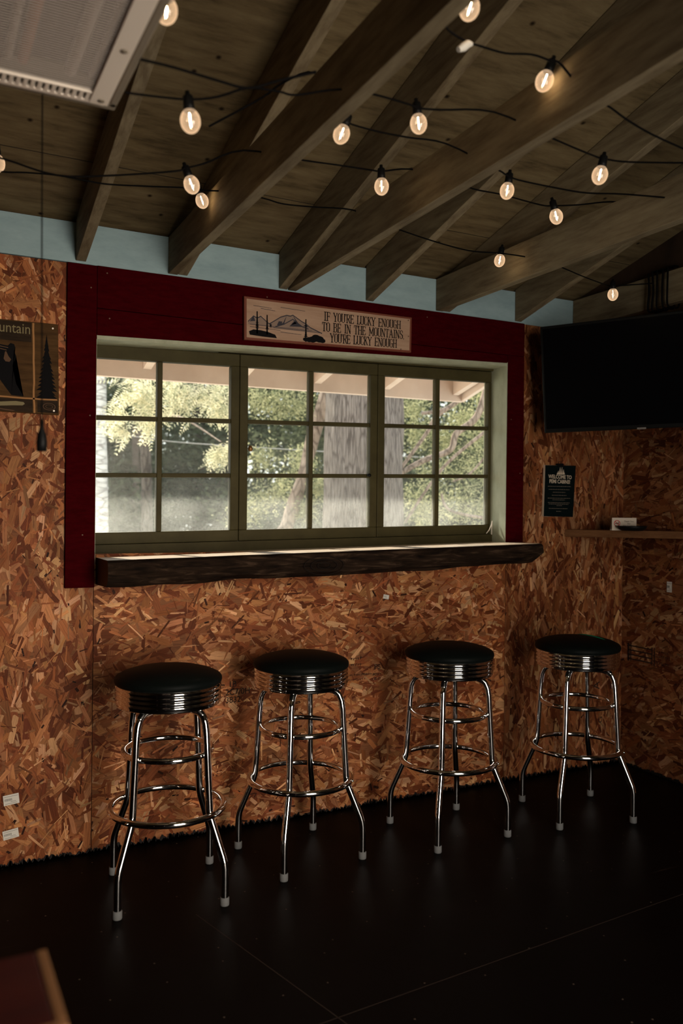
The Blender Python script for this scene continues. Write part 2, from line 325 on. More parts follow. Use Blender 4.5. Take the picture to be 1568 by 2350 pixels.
# ------------------------------------------------------------------ oriented strand board
WOODS = [((0.60, 0.32, 0.155), 2.8), ((0.45, 0.190, 0.076), 5), ((0.35, 0.126, 0.045), 6), ((0.26, 0.079, 0.026), 5), ((0.15, 0.038, 0.012), 4.2), ((0.04, 0.012, 0.005), 2.3)]
def osb_panel(name, w, h, O, X, Y, theta, spread, parent, holes=(), thick=0.011, density=2300, seed=1, tint=1.0):
    """A board of size w x h whose face lies in the frame O + u*X + v*Y; its wood strands are laid over the face."""
    R = random.Random(seed); O, X, Y = Vector(O), Vector(X), Vector(Y); Z = X.cross(Y)
    V = []; F = []; C = []; UV = []
    def put(pts, col, uvs): F.append(tuple(range(len(V), len(V) + len(pts)))); V.extend(pts); C.extend([col] * len(pts)); UV.extend(uvs)
    P = lambda u, v, z: O + X * u + Y * v + Z * z
    base = (0.22, 0.085, 0.034)
    put([P(0, 0, 0), P(w, 0, 0), P(w, h, 0), P(0, h, 0)], base, [(0, 0), (w, 0), (w, h), (0, h)])
    put([P(0, 0, -thick), P(0, h, -thick), P(w, h, -thick), P(w, 0, -thick)], base, [(0, 0)] * 4)
    for a, b in (((0, 0), (w, 0)), ((w, 0), (w, h)), ((w, h), (0, h)), ((0, h), (0, 0))):
        put([P(*a, 0), P(*a, -thick), P(*b, -thick), P(*b, 0)], (0.10, 0.045, 0.02), [(0, 0)] * 4)
    n = int(w * h * density); cols = [c for c, _ in WOODS]; wts = [k for _, k in WOODS]
    def clip(poly):
        for ax, lim, sg in ((0, 0.0, 1), (0, w, -1), (1, 0.0, 1), (1, h, -1)):
            out = []
            for i in range(len(poly)):
                p, q = poly[i], poly[(i + 1) % len(poly)]; dp, dq = (p[ax] - lim) * sg, (q[ax] - lim) * sg
                if dp >= 0: out.append(p)
                if dp * dq < 0:
                    t = dp / (dp - dq); out.append(tuple(p[k] + (q[k] - p[k]) * t for k in range(len(p))))
            poly = out
            if len(poly) < 3: return None
        return poly
    for i in range(n):
        u, v = R.uniform(0, w), R.uniform(0, h); a = theta + R.gauss(0, spread)
        big = i < n * 0.7
        ln = R.uniform(0.05, 0.125) if big else R.uniform(0.02, 0.08); wd = R.uniform(0.010, 0.030) if big else R.uniform(0.0022, 0.011)
        if not big and R.random() < 0.25: ln = R.uniform(0.03, 0.07); wd = R.uniform(0.0015, 0.004)
        c = R.choices(cols[:5], wts[:5])[0] if big else R.choices(cols, wts)[0]
        if c[0] < .1: ln = R.uniform(0.008, 0.032); wd = R.uniform(0.002, 0.010)
        ca, sa = math.cos(a), math.sin(a); k1, k2 = R.uniform(-0.2, 0.2) * wd, R.uniform(0.0, 0.14) * ln
        shape = [(-ln / 2, -wd / 2), (ln / 2 - k2 * R.random(), -wd / 2 + k1), (ln / 2 + R.uniform(-.02, .06) * ln, R.uniform(-.3, .3) * wd), (ln / 2 - k2 * R.random(), wd / 2), (-ln / 2 + k2 * R.random(), wd / 2 - k1), (-ln / 2 - R.uniform(0, 0.1) * ln, 0)]
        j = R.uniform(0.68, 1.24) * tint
        if not big: j *= R.choice((0.6, 0.85, 1.1, 1.35))
        col = (c[0] * j, c[1] * j * R.uniform(0.94, 1.06), c[2] * j * R.uniform(0.9, 1.1))
        z0 = 0.0002 + 0.0013 * i / n; uo = R.uniform(0, 50); tl, tw = R.uniform(-.0005, .0005), R.uniform(-.0005, .0005)
        poly = clip([(u + x * ca - y * sa, v + x * sa + y * ca, z0 + tl * x / ln + tw * y / wd, x + uo, y + uo) for x, y in shape])
        if poly: put([P(q[0], q[1], q[2]) for q in poly], col, [(q[3], q[4]) for q in poly])
    me = bpy.data.meshes.new(name); me.from_pydata(V, [], F); me.materials.append(OSB)
    ca = me.color_attributes.new('strand', 'FLOAT_COLOR', 'CORNER'); ul = me.uv_layers.new(name='grain')
    li = [v for f in F for v in f]
    ca.data.foreach_set('color', [t for v in li for t in (*C[v], 1.0)]); ul.data.foreach_set('uv', [t for v in li for t in UV[v]])
    o = bpy.data.objects.new(name, me); COL.objects.link(o); o.parent = parent
    return o

# ------------------------------------------------------------------ setting
XL, XR, XG, YF = -2.4, 3.22, 2.90, -4.06          # left wall, right wall, gable joist, wall behind the camera
ROOF = lambda y: 2.312 - 0.25 * y
WX0, WX1 = 0.592, 2.466                             # window opening
zh = lambda x: 1.904 + (x - 0.591) / 1.874 * 0.062  # head of the opening (it sags at one end)

mb = MB(); mb.box((XL - .1, YF - .1, -0.06), (XR + .1, 0.12, 0.0)); floor = mb.build('floor', FLOORM); tag(floor, kind='structure')
mb = MB()
for a, b in (((0.87, -1.30), (3.2, -1.12)), ((-0.3, -1.375), (0.87, -1.30)), ((1.0, -1.99), (3.2, -1.83)), ((0.80, -0.62), (1.22, -2.4))):
    d = (Vector((*b, 0)) - Vector((*a, 0))); n_ = Vector((-d.y, d.x, 0)).normalized() * 0.0016
    A, B = Vector((*a, 0.0006)), Vector((*b, 0.0006)); mb.poly([A - n_, B - n_, B + n_, A + n_])
mb.build('floor_seam', SEAM, floor)

mb = MB()
mb.hexa([(XL - .1, YF - .1, ROOF(YF - .1)), (XG + .06, YF - .1, ROOF(YF - .1)), (XG + .06, 0.06, ROOF(.06)), (XL - .1, 0.06, ROOF(.06)),
         (XL - .1, YF - .1, ROOF(YF - .1) + .04), (XG + .06, YF - .1, ROOF(YF - .1) + .04), (XG + .06, 0.06, ROOF(.06) + .04), (XL - .1, 0.06, ROOF(.06) + .04)])
mb.box((XG, YF - .1, 2.19), (XR + .1, 0.1, 2.24))
ceiling = mb.build('ceiling', PLY); tag(ceiling, kind='structure')
mb = MB()
for y in (-.34, -1.56, -2.78): mb.hexa([(XL, y - .001, ROOF(y - .001) - .0008), (XG, y - .001, ROOF(y - .001) - .0008), (XG, y + .001, ROOF(y + .001) - .0008), (XL, y + .001, ROOF(y + .001) - .0008), (XL, y - .001, ROOF(y - .001) + .001), (XG, y - .001, ROOF(y - .001) + .001), (XG, y + .001, ROOF(y + .001) + .001), (XL, y + .001, ROOF(y + .001) + .001)])
mb.build('sheet_seam', BLACKPAINT, ceiling)
mb = MB()
mb.hexa([(XL - .1, 0.06, ROOF(.06)), (XG + .04, 0.06, ROOF(.06)), (XG + .04, 1.03, ROOF(1.03)), (XL - .1, 1.03, ROOF(1.03)),
         (XL - .1, 0.06, ROOF(.06) + .04), (XG + .04, 0.06, ROOF(.06) + .04), (XG + .04, 1.03, ROOF(1.03) + .04), (XL - .1, 1.03, ROOF(1.03) + .04)])
mb.build('soffit_boards', BEIGE, ceiling)

wall_back = empty('wall_back'); tag(wall_back, kind='structure')
mb = MB()
mb.box((XL, .013, 0), (WX0, .12, 2.31)); mb.box((WX1, .013, 0), (XR + .1, .12, 2.31)); mb.box((WX0, .013, 0), (WX1, .12, 1.06)); mb.box((WX0, .013, 1.98), (WX1, .12, 2.31))
mb.build('wall_core', DARKWALL, wall_back)
H = PI / 2
osb_panel('strand_board', 1.45, 2.153, (0.593 - 1.45, 0, 0), (1, 0, 0), (0, 0, 1), H, 0.62, wall_back, seed=11)
osb_panel('strand_board', 1.883, 1.10, (0.595, 0, 0), (1, 0, 0), (0, 0, 1), 0.0, 0.75, wall_back, seed=12)
osb_panel('strand_board', 0.742, 2.165, (2.480, 0, 0), (1, 0, 0), (0, 0, 1), H, 0.45, wall_back, seed=13, tint=.74)  # a darker sheet; tint also holds the dimmer light at this end
mb = MB(); mb.box((-0.9, -0.004, 2.156), (XG + .005, 0.012, 2.302)); mb.build('frieze_board', BLUE, wall_back)
# ragged black paint carried up from the floor
R = random.Random(3); mb = MB(); x = -0.9
while x < XR:
    w = R.uniform(0.004, 0.013); hgt = R.uniform(0.008, 0.024) + 0.006 * noise.noise((x * 3, 0, 0)); l = R.uniform(-0.008, 0.008)
    mb.poly([(x - .006, -.0032, 0), (x + w + .006, -.0032, 0), (x + w + l, -.0032, hgt), (x + l + w * .4, -.0032, hgt + R.uniform(0, .006))]); x += w * 0.8
mb.build('paint_edge', BLACKPAINT, wall_back)
for p, q in (((1.105, 0.565), ('1B', '2C7/0H', '3832')), ):
    mb = MB()
    for i, t in enumerate(q): text_into(mb, t, 0.034, (p[0] + 0.012 * (i == 0), -.004, p[1] - i * 0.031), (1, 0, 0), (0, 0, 1), squeeze=0.95)
    mb.build('stamp_lettering', FADED, wall_back)
mb = MB()
def faint_line(mb, O, X, w, h, R):     # a worn, unreadable line of stamped print
    O, X = Vector(O), Vector(X); a = 0.0
    while a < w:
        b = R.uniform(.3, .7) * h; z0, z1 = R.uniform(0, .3) * h, R.uniform(.65, 1) * h
        mb.poly([O + X * a + Vector((0, 0, z0)), O + X * (a + b * .3) + Vector((0, 0, z0)), O + X * (a + b * .3) + Vector((0, 0, z1)), O + X * a + Vector((0, 0, z1))])
        if R.random() < .6: mb.poly([O + X * a + Vector((0, 0, z1 - .2 * h)), O + X * (a + b) + Vector((0, 0, z1 - .2 * h)), O + X * (a + b) + Vector((0, 0, z1)), O + X * a + Vector((0, 0, z1))])
        a += b + .25 * h
for x, z, w, h in ((1.665, .628, .055, .017), (1.665, .605, .050, .012), (1.652, .562, .085, .011), (1.650, .543, .080, .011)): faint_line(mb, (x, -.004, z), (1, 0, 0), w, h, R)
for t, s, x, z in (('PS', .032, 1.777, .584), ('POXY', .016, 1.770, .557), ('UB-O', .017, 1.768, .538)):
    text_into(mb, t, s, (x, -.004, z), (1, 0, 0), (0, 0, 1))
mb.box((1.722, -.0042, .5655), (1.765, -.0035, .5675)); mb.build('stamp_lettering', FADED, wall_back)
mb = MB(); text_into(mb, 'G', .036, (3.09, -.004, .215), (0, 0, 1), (-1, 0, 0), squeeze=1.3); text_into(mb, 'A', .06, (3.07, -.004, .385), (0, 0, 1), (-1, 0, 0)); mb.build('stamp_lettering', FADED, wall_back)

wall_right = empty('wall_right'); tag(wall_right, kind='structure')
mb = MB(); mb.box((XR + .012, YF, 0), (XR + .12, 0.12, 2.24)); mb.hexa([(XG, YF, 2.24), (XG + .03, YF, 2.24), (XG + .03, 0.05, 2.24), (XG, 0.05, 2.24), (XG, YF, ROOF(YF) + .02), (XG + .03, YF, ROOF(YF) + .02), (XG + .03, 0.05, ROOF(.05) + .02), (XG, 0.05, ROOF(.05) + .02)])
mb.build('wall_core', DARKWALL, wall_right)
osb_panel('strand_board', 1.9, 2.19, (XR, -0.001, 0), (0, -1, 0), (0, 0, 1), 0.15, 0.6, wall_right, seed=21, density=1900, tint=.60)  # tint lowered further to stand in for weaker light on this wall
mb = MB(); y = 0
while y > -1.2:
    w = R.uniform(0.006, 0.02); hgt = R.uniform(0.006, 0.02); mb.poly([(XR - .003, y, 0), (XR - .003, y - w - .004, 0), (XR - .003, y - w, hgt), (XR - .003, y, hgt * .8)]); y -= w * .9
mb.build('paint_edge', BLACKPAINT, wall_right)
mb = MB()
for i in range(4): mb.box((XR - .0035, -.20, .60 - i * .022), (XR - .0025, -.045, .606 - i * .022))
for yy in (-.045, -.052, -.064, -.20, -.215): mb.box((XR - .0035, yy - .004, .525), (XR - .0025, yy, .615))
for z in (.590, .565, .535): faint_line(mb, (XR - .003, -.232, z), (0, -1, 0), .075, .017, R)
mb.build('stamp_lettering', FADED, wall_right)

wall_left = MB(); wall_left.box((XL - .1, YF, 0), (XL, 0.12, 2.3)); wall_left.hexa([(XL - .1, YF, 2.3), (XL, YF, 2.3), (XL, .12, 2.3), (XL - .1, .12, 2.3), (XL - .1, YF, ROOF(YF) + .02), (XL, YF, ROOF(YF) + .02), (XL, .05, 2.31), (XL - .1, .05, 2.31)])
tag(wall_left.build('wall_left', DARKWALL), kind='structure')
wf = MB(); wf.box((XL - .1, YF - .1, 0), (0.60, YF, 3.34)); wf.box((1.80, YF - .1, 0), (XR + .1, YF, 3.34)); wf.box((0.60, YF - .1, 2.1), (1.80, YF, 3.34))
tag(wf.build('wall_front', DARKWALL), kind='structure')
d1 = empty('door_1'); tag(d1, kind='structure')
mb = MB(); mb.box((0.51, YF, 0), (0.61, YF + .02, 2.18)); mb.box((1.79, YF, 0), (1.89, YF + .02, 2.18)); mb.box((0.61, YF, 2.08), (1.79, YF + .02, 2.18)); mb.build('door_casing', LUMBER, d1)
mb = MB(); mb.box((1.80, YF - 1.25, 0.01), (1.84, YF - .1, 2.08)); mb.build('door_leaf', DARKWALL, d1)

# maroon casing boards round the window
trims = []
def trim(name, p):
    mb = MB(); mb.hexa(p); o = mb.build(name, RED, bevel=0.002); tag(o, kind='structure'); trims.append(o); return o
T = 0.016
trim('trim_1', [(.490, -T, .978), (.5945, -T, .978), (.5945, 0.011, .978), (.490, 0.011, .978), (.490, -T, 2.152), (.5945, -T, 2.152), (.5945, 0.011, 2.152), (.490, 0.011, 2.152)])
trim('trim_2', [(.5955, -T, 2.0), (2.565, -T, 2.0), (2.565, 0.011, 2.0), (.5955, 0.011, 2.0), (.5955, -T, 2.154), (2.565, -T, 2.156), (2.565, 0.011, 2.156), (.5955, 0.011, 2.154)])
trim('trim_3', [(.5955, -T + .001, zh(.5955) - .004), (2.467, -T + .001, zh(2.467) - .004), (2.467, 0.011, zh(2.467) - .004), (.5955, 0.011, zh(.5955) - .004), (.5955, -T + .001, 1.998), (2.467, -T + .001, 1.998), (2.467, 0.011, 1.998), (.5955, 0.011, 1.998)])
trim('trim_4', [(2.466, -T, 1.12), (2.567, -T, 1.12), (2.567, 0.011, 1.12), (2.466, 0.011, 1.12), (2.468, -T, 1.999), (2.565, -T, 1.999), (2.565, 0.011, 1.999), (2.468, 0.011, 1.999)])
for i, pts in enumerate((((.573, 1.605), (.573, 2.07), (.55, 1.17)), ((.63, 2.13), (1.26, 2.12), (2.02, 2.125)), ((.64, 1.965), (1.45, 1.985)), ((2.49, 1.70), (2.545, 1.45)))):
    for x, z in pts: mb = MB(); mb.tube([(x, -T - .0012, z), (x, -T + .004, z)], .0028, 8); mb.build('nail_head', NAIL, trims[i])

# ------------------------------------------------------------------ window
win = empty('window_1', (0, 0, 0)); tag(win, kind='structure')
YS, YB = 0.10, 0.135                                 # room face and outer face of the sashes
lerp = lambda p, x: p[0][2] + (x - p[0][0]) / (p[1][0] - p[0][0]) * (p[1][2] - p[0][2])
GT, M1, M2, GB = (((0.6105, 0, 1.8381), (2.4406, 0, 1.8857)), ((0.6125, 0, 1.6125), (2.4435, 0, 1.6657)), ((0.6145, 0, 1.3933), (2.4465, 0, 1.4371)), ((0.6164, 0, 1.1739), (2.4495, 0, 1.2062)))
def rail(mb, x0, x1, zlo, zhi, y0, y1, mi=0):        # a bar whose lower and upper edges follow two sloping lines
    mb.hexa([(x0, y0, zlo(x0)), (x1, y0, zlo(x1)), (x1, y1, zlo(x1)), (x0, y1, zlo(x0)), (x0, y0, zhi(x0)), (x1, y0, zhi(x1)), (x1, y1, zhi(x1)), (x0, y1, zhi(x0))], mi)
top = lambda x: lerp(GT, x); bot = lambda x: lerp(GB, x)
mb = MB()
rail(mb, WX0, WX1, lambda x: zh(x) - .018, zh, -.012, .16, 1)               # head lining
mb.box((WX1 - .002, -.014, 1.08), (WX1 + .014, .16, zh(WX1)), 1)              # side linings
mb.box((WX0 - .008, -.012, 1.06), (WX0 + .004, .16, zh(WX0)), 1)
rail(mb, WX0, WX1, lambda x: top(x) + .052, lambda x: zh(x) - .016, YS - .012, YB + .02)       # head of the frame
rail(mb, WX0, WX1, lambda x: 1.045, lambda x: bot(x) - .046, YS - .014, YB + .05)             # lower frame board
mb.build('window_frame', [OLIVE, SAGE], win)
cols = [0.6118, 0.8515, 0.8722, 1.1545, 1.2281, 1.5063, 1.5269, 1.8035, 1.8768, 2.15, 2.1716, 2.447]
for i in range(3):
    a, m0, m1, b = cols[i * 4:i * 4 + 4]
    x0 = a - .034 if i else WX0 + .004; x1 = b + .034 if i < 2 else WX1 - .002
    if i < 2: x1 = (b + cols[i * 4 + 4]) / 2 - .001
    if i: x0 = (a + cols[i * 4 - 1]) / 2 + .001
    s = MB(); y0, y1 = YS, YB
    rail(s, x0, x1, top, lambda x: top(x) + .05, y0, y1); rail(s, x0, x1, lambda x: bot(x) - .045, bot, y0, y1)
    rail(s, x0, a, bot, top, y0, y1); rail(s, b, x1, bot, top, y0, y1)
    rail(s, m0, m1, bot, top, y0 + .004, y1)
    for M in (M1, M2): 
        for u0, u1 in ((a, m0), (m1, b)): rail(s, u0, u1, lambda x: lerp(M, x) - .0085, lambda x: lerp(M, x) + .0085, y0 + .004, y1)
    so = s.build('sash', OLIVE, win, bevel=0.003)
    g = MB(); rail(g, a - .006, b + .006, lambda x: bot(x) - .006, lambda x: top(x) + .006, y0 + .018, y0 + .021); g.build('window_glass', GLASS, so)
mb = MB(); mb.lathe([(.0, 0), (.008, 0), (.010, .006), (.007, .012), (0, .014)], 12, c=(1.795, .092, 1.418)); mb.build('sash_latch', BLACK, win)
mb = MB(); mb.lathe([(.0, 0), (.008, 0), (.011, .010), (.006, .022), (0, .024)], 12, c=(1.236, .092, 1.508)); mb.build('sash_latch', BRASS, win)
mb = MB(); mb.tube([(2.43, .085, 1.165), (2.437, .075, 1.18), (2.448, .07, 1.205), (2.452, .07, 1.225)], .0022, 6); mb.tube([(2.452, .07, 1.225), (2.446, .065, 1.19), (2.442, .06, 1.16)], .0018, 6); mb.build('sash_hook', GRILLEM, win)

# ------------------------------------------------------------------ log sill under the window
def log_sill():
    root = empty('window_ledge', (1.5, -.1, 1.0)); tag(root, 'long split log ledge with pale planed top and dark bark edge under the window', 'ledge')
    off = Vector(root.location); nx = 64; x0, x1 = 0.603, 2.53
    zt = lambda t: 1.0863 + 0.040 * t; R = random.Random(5)
    mb = MB(); rows = []
    for i in range(nx + 1):
        t = i / nx; x = x0 + (x1 - x0) * t; wob = lambda k, a: a * noise.noise((x * 5, k * 3.1, 0))
        end = max(0, t - .93) * .4
        th = 0.094 + wob(1, .010) - 0.012 * max(0, t - .7) / .3; yf = -.198 + wob(2, .010)
        prof = [(0.095 if i else .095, zt(t)), (yf + .004, zt(t)), (yf - .008, zt(t) - .008), (yf - .012 + wob(3, .006), zt(t) - th * .45), (yf + wob(4, .008), zt(t) - th * .8), (yf + .03 + wob(5, .02), zt(t) - th), (-.002, zt(t) - th + wob(6, .01))]
        rows.append([Vector((x - end * (k > 3), p[0], p[1])) - off for k, p in enumerate(prof)])
    vs = [p for r in rows for p in r]; K = 7; fs = []
    for i in range(nx):
        for k in range(1, K): 
            k2 = (k + 1) % K
            if k2 == 0: continue
            fs.append((i * K + k, (i + 1) * K + k, (i + 1) * K + k2, i * K + k2))
    mb.add(vs, fs, 0, False)
    mb.add(rows[0], [tuple(range(K))], 1); mb.add(rows[-1], [tuple(reversed(range(K)))], 0)
    mb.add([p for i in range(nx) for p in (rows[i][6], rows[i + 1][6], rows[i + 1][0], rows[i][0])], [(4 * i, 4 * i + 3, 4 * i + 2, 4 * i + 1) for i in range(nx)], 0)
    mb.build('log_body', [BARK, mat('cut_log_end', (0.10, 0.055, 0.032), 0.7)], root)
    mb = MB(); vs = []
    for r in rows: vs += [r[0] + Vector((0, 0, .0006)), r[1] + Vector((0, 0, .0006))]
    mb.add(vs, [(2 * i, 2 * i + 1, 2 * i + 3, 2 * i + 2) for i in range(nx)], 0)
    mb.build('planed_top', SLABTOP, root)
    mb = MB(); R = random.Random(8)
    for k in range(3):
        pts = [(1.43 + .018 * (k + 1) * math.cos(a) * 1.6 - off.x, -.2135 - off.y - .001 * k, 1.053 + .012 * (k + 1) * math.sin(a) - off.z) for a in [j * PI / 8 for j in range(17)]]
        mb.tube(pts, .0011, 5, caps=False)
    mb.build('bark_knot', mat('dark_knot', (0.012, 0.008, 0.006), 0.9), root)
log_sill()

# ------------------------------------------------------------------ rafters and ceiling joists
def rafter(x, label, w=.036, drift=-.018):
    mb = MB(); y0, y1 = -.006, -4.0
    zb = lambda y: 2.162 - 0.25 * y; zt = lambda y: ROOF(y) - .002
    mb.hexa([(x + drift * 4, y1, zb(y1)), (x + drift * 4 + w, y1, zb(y1)), (x + w, y0, zb(y0)), (x, y0, zb(y0)), (x + drift * 4, y1, zt(y1)), (x + drift * 4 + w, y1, zt(y1)), (x + w, y0, zt(y0)), (x, y0, zt(y0))])
    return tag(mb.build('rafter', LUMBER, bevel=.002), label, 'rafter', 'sloping rafters under the roof')
rafter(.520, 'sloping rafter meeting the wall above the maroon window corner, partly behind the heater', drift=-.010)
rafter(.899, 'sloping rafter on the window side of the joist beside two touching bulbs', drift=-.008)
rafter(1.315, 'sloping rafter meeting the wall above the mountain picture of the sign', drift=-.008)
rafter(1.716, 'lone sloping rafter meeting the wall above the words of the mountain sign', drift=-.008)
rafter(2.111, 'sloping rafter nailed beside the joist lit brown by a bulb over the window end', drift=-.006)
rafter(2.514, 'sloping rafter meeting the wall above the window corner nearest the television', drift=-.008)
def joist(x, x1, label, w=.036, z0=2.162, h=.14):
    mb = MB(); mb.hexa([(x1, -4.0, z0), (x1 + w, -4.0, z0), (x + w, -.006, z0), (x, -.006, z0), (x1, -4.0, z0 + h), (x1 + w, -4.0, z0 + h), (x + w, -.006, z0 + h), (x, -.006, z0 + h)])
    return tag(mb.build('ceiling_joist', LUMBER, bevel=.002), label, 'joist', 'level ceiling joists')
joist(.860, .800, 'level ceiling joist with two touching bulbs glowing at its dark side')
joist(1.355, 1.262, 'level ceiling joist meeting the wall at the middle of the mountain sign')
joist(2.072, 2.055, 'level ceiling joist lit brown by a bulb above the window end')
joist(2.868, 2.850, 'level ceiling joist over the television with black cord looped round it')
for i, (x, lab) in enumerate(((1.028, 'beige eave tail outside the second window column'), (1.532, 'beige eave tail outside the third window column'), (1.962, 'beige eave tail outside the fourth window column'), (2.394, 'beige eave tail outside the fifth window column'), (2.868, 'beige eave tail at the outer corner of the eave'))):
    mb = MB(); x -= .02; y0, y1 = .125, .985
    mb.hexa([(x, y0, ROOF(y0) - .11), (x + .04, y0, ROOF(y0) - .11), (x + .04, y1, ROOF(y1) - .11), (x, y1, ROOF(y1) - .11), (x, y0, ROOF(y0) - .002), (x + .04, y0, ROOF(y0) - .002), (x + .04, y1, ROOF(y1) - .002), (x, y1, ROOF(y1) - .002)])
    tag(mb.build('eave_tail', BEIGE), lab, 'eave tail', 'beige eave tails outside the window')
mb = MB(); mb.hexa([(XL, .987, 1.885), (XG + .035, .987, 1.921), (XG + .035, 1.025, 1.921), (XL, 1.025, 1.885), (XL, .987, ROOF(.99)), (XG + .035, .987, ROOF(.99)), (XG + .035, 1.025, ROOF(1.03)), (XL, 1.025, ROOF(1.03))])
tag(mb.build('trim_5', BEIGE), kind='structure')
mb = MB(); ya, yb = .12, 1.0
mb.hexa([(XG + .012, ya, ROOF(ya) - .12), (XG + .04, ya, ROOF(ya) - .12), (XG + .04, yb, ROOF(yb) - .14), (XG + .012, yb, ROOF(yb) - .14), (XG + .012, ya, ROOF(ya)), (XG + .04, ya, ROOF(ya)), (XG + .04, yb, ROOF(yb)), (XG + .012, yb, ROOF(yb))])
tag(mb.build('trim_6', BEIGE), kind='structure')

# black cord looped round the joist over the television
mb = MB()
for k in range(5):
    y = -.49 - k * .026 + rnd.uniform(-.006, .006); s = rnd.uniform(-.012, .012); X0, X1, Z0, Z1 = 2.853, 2.912, 2.150, 2.314
    mb.tube(spline([(X0, y, Z1), (X0 - .004, y + s, (Z0 + Z1) / 2), (X0, y, Z0 + .006), ((X0 + X1) / 2, y - .004, Z0 - .002), (X1, y - .008, Z0 + .006), (X1 + .004, y, (Z0 + Z1) / 2), (X1, y - .01, Z1), ((X0 + X1) / 2, y - .014, Z1 + .006), (X0, y - .022, Z1)], 5), .0042, 7)
tag(mb.build('cord_loops', WIRE), 'black cord wrapped in loops round the joist above the television', 'cord')

# ------------------------------------------------------------------ string lights
WIRES = {"A": [[0.1441, -0.62, 2.2234], [0.2115, -0.62, 2.211], [0.2805, -0.62, 2.2204], [0.3633, -0.62, 2.2287], [0.4489, -0.62, 2.2282], [0.5118, -0.62, 2.2296], [0.6417, -0.62, 2.2469], [0.7433, -0.62, 2.2614], [0.8061, -0.62, 2.2646], [0.8919, -0.62, 2.276], [1.0029, -0.62, 2.2749], [1.0716, -0.62, 2.2685], [1.1815, -0.62, 2.2774], [1.3288, -0.62, 2.2923], [1.4313, -0.62, 2.2676], [1.5282, -0.62, 2.2528], [1.6651, -0.62, 2.2355], [1.8077, -0.62, 2.2254], [1.9261, -0.62, 2.2348], [1.9563, -0.62, 2.2376], [2.1011, -0.62, 2.2406], [2.2303, -0.62, 2.2287], [2.3645, -0.62, 2.2043], [2.4919, -0.62, 2.1863], [2.532, -0.62, 2.1897], [2.7466, -0.62, 2.2283]], "B": [[0.1224, -1.0, 2.1041], [0.1893, -1.0, 2.102], [0.3091, -1.0, 2.0861], [0.4352, -1.0, 2.1088], [0.6028, -1.0, 2.1517], [0.6318, -1.0, 2.1653], [0.685, -1.0, 2.1883], [0.7949, -1.0, 2.2451], [0.974, -1.0, 2.2532], [1.0726, -1.0, 2.2601], [1.1866, -1.0, 2.267], [1.2247, -1.0, 2.2704], [1.3206, -1.0, 2.2953], [1.4457, -1.0, 2.2966], [1.5519, -1.0, 2.2785], [1.6618, -1.0, 2.2804], [1.8211, -1.0, 2.2747], [1.876, -1.0, 2.2813], [1.9888, -1.0, 2.3037], [2.1356, -1.0, 2.3395], [2.3322, -1.0, 2.363]], "C": [[0.6028, -1.29, 2.1529], [0.7309, -1.29, 2.2476], [0.7898, -1.29, 2.2999], [0.8728, -1.29, 2.341], [0.9274, -1.29, 2.2605], [0.9581, -1.29, 2.2401], [1.0391, -1.29, 2.2356], [1.1362, -1.29, 2.2393], [1.2579, -1.29, 2.2475], [1.4234, -1.29, 2.2121], [1.4534, -1.29, 2.2034], [1.4989, -1.29, 2.1963], [1.6401, -1.29, 2.1989], [1.7553, -1.29, 2.2058], [1.9107, -1.29, 2.2297], [2.2103, -1.29, 2.2638]], "D": [[0.3642, -1.5, 2.084], [0.4009, -1.5, 2.0874], [0.4891, -1.5, 2.0991], [0.5533, -1.5, 2.1192], [0.6196, -1.5, 2.1527], [0.6886, -1.5, 2.1615], [0.7291, -1.5, 2.1635], [0.8338, -1.5, 2.2003], [0.9218, -1.5, 2.2092], [1.0139, -1.5, 2.2075], [1.0387, -1.5, 2.205], [1.0977, -1.5, 2.2142], [1.2556, -1.5, 2.2442], [1.4305, -1.5, 2.2193], [1.5127, -1.5, 2.2086], [1.5949, -1.5, 2.2002], [1.6254, -1.5, 2.2016], [1.7112, -1.5, 2.2116], [1.9611, -1.5, 2.258]], "E": [[0.2554, -1.7, 2.1708], [0.3284, -1.7, 2.1812], [0.3954, -1.7, 2.1971], [0.4683, -1.7, 2.234], [0.7504, -1.7, 2.2923], [0.9528, -1.7, 2.2883], [0.9854, -1.7, 2.2701], [1.0295, -1.7, 2.259], [1.0631, -1.7, 2.2586], [1.1321, -1.7, 2.2604], [1.2034, -1.7, 2.2757], [1.2525, -1.7, 2.2756], [1.2902, -1.7, 2.2733], [1.3817, -1.7, 2.2063], [1.4216, -1.7, 2.2153], [1.4903, -1.7, 2.1951], [1.5756, -1.7, 2.1773], [1.7252, -1.7, 2.1602]]}
BULBS = [["A", [0.8161, -0.562, 2.2524], [0.806, -0.5567, 2.287]], ["A", [1.9889, -0.57, 2.2275], [1.9932, -0.572, 2.2558]], ["A", [2.4811, -0.66, 2.1392], [2.4808, -0.6597, 2.1757]], ["A", [0.2045, -0.62, 2.2316], [0.2021, -0.6186, 2.2682]], ["B", [0.6499, -1.0, 2.1252], [0.6331, -0.9913, 2.1755]], ["B", [1.1856, -1.07, 2.1949], [1.1841, -1.069, 2.2495]], ["B", [1.8022, -1.1, 2.2027], [1.7933, -1.0953, 2.2424]], ["C", [0.945, -1.29, 2.207], [0.9554, -1.2952, 2.2396]], ["C", [1.5301, -1.2, 2.2014], [1.5364, -1.2031, 2.252]], ["D", [0.4959, -1.5, 2.0565], [0.4899, -1.4967, 2.1148]], ["D", [1.0891, -1.42, 2.2118], [1.084, -1.4172, 2.2583]], ["D", [1.5986, -1.5, 2.1553], [1.6074, -1.5043, 2.2034]], ["E", [0.4126, -1.62, 2.1938], [0.4165, -1.6218, 2.2504]], ["E", [1.0091, -1.74, 2.3009], [1.02, -1.7454, 2.3412]], ["E", [1.2874, -1.645, 2.2622], [1.3031, -1.6528, 2.3084]]]
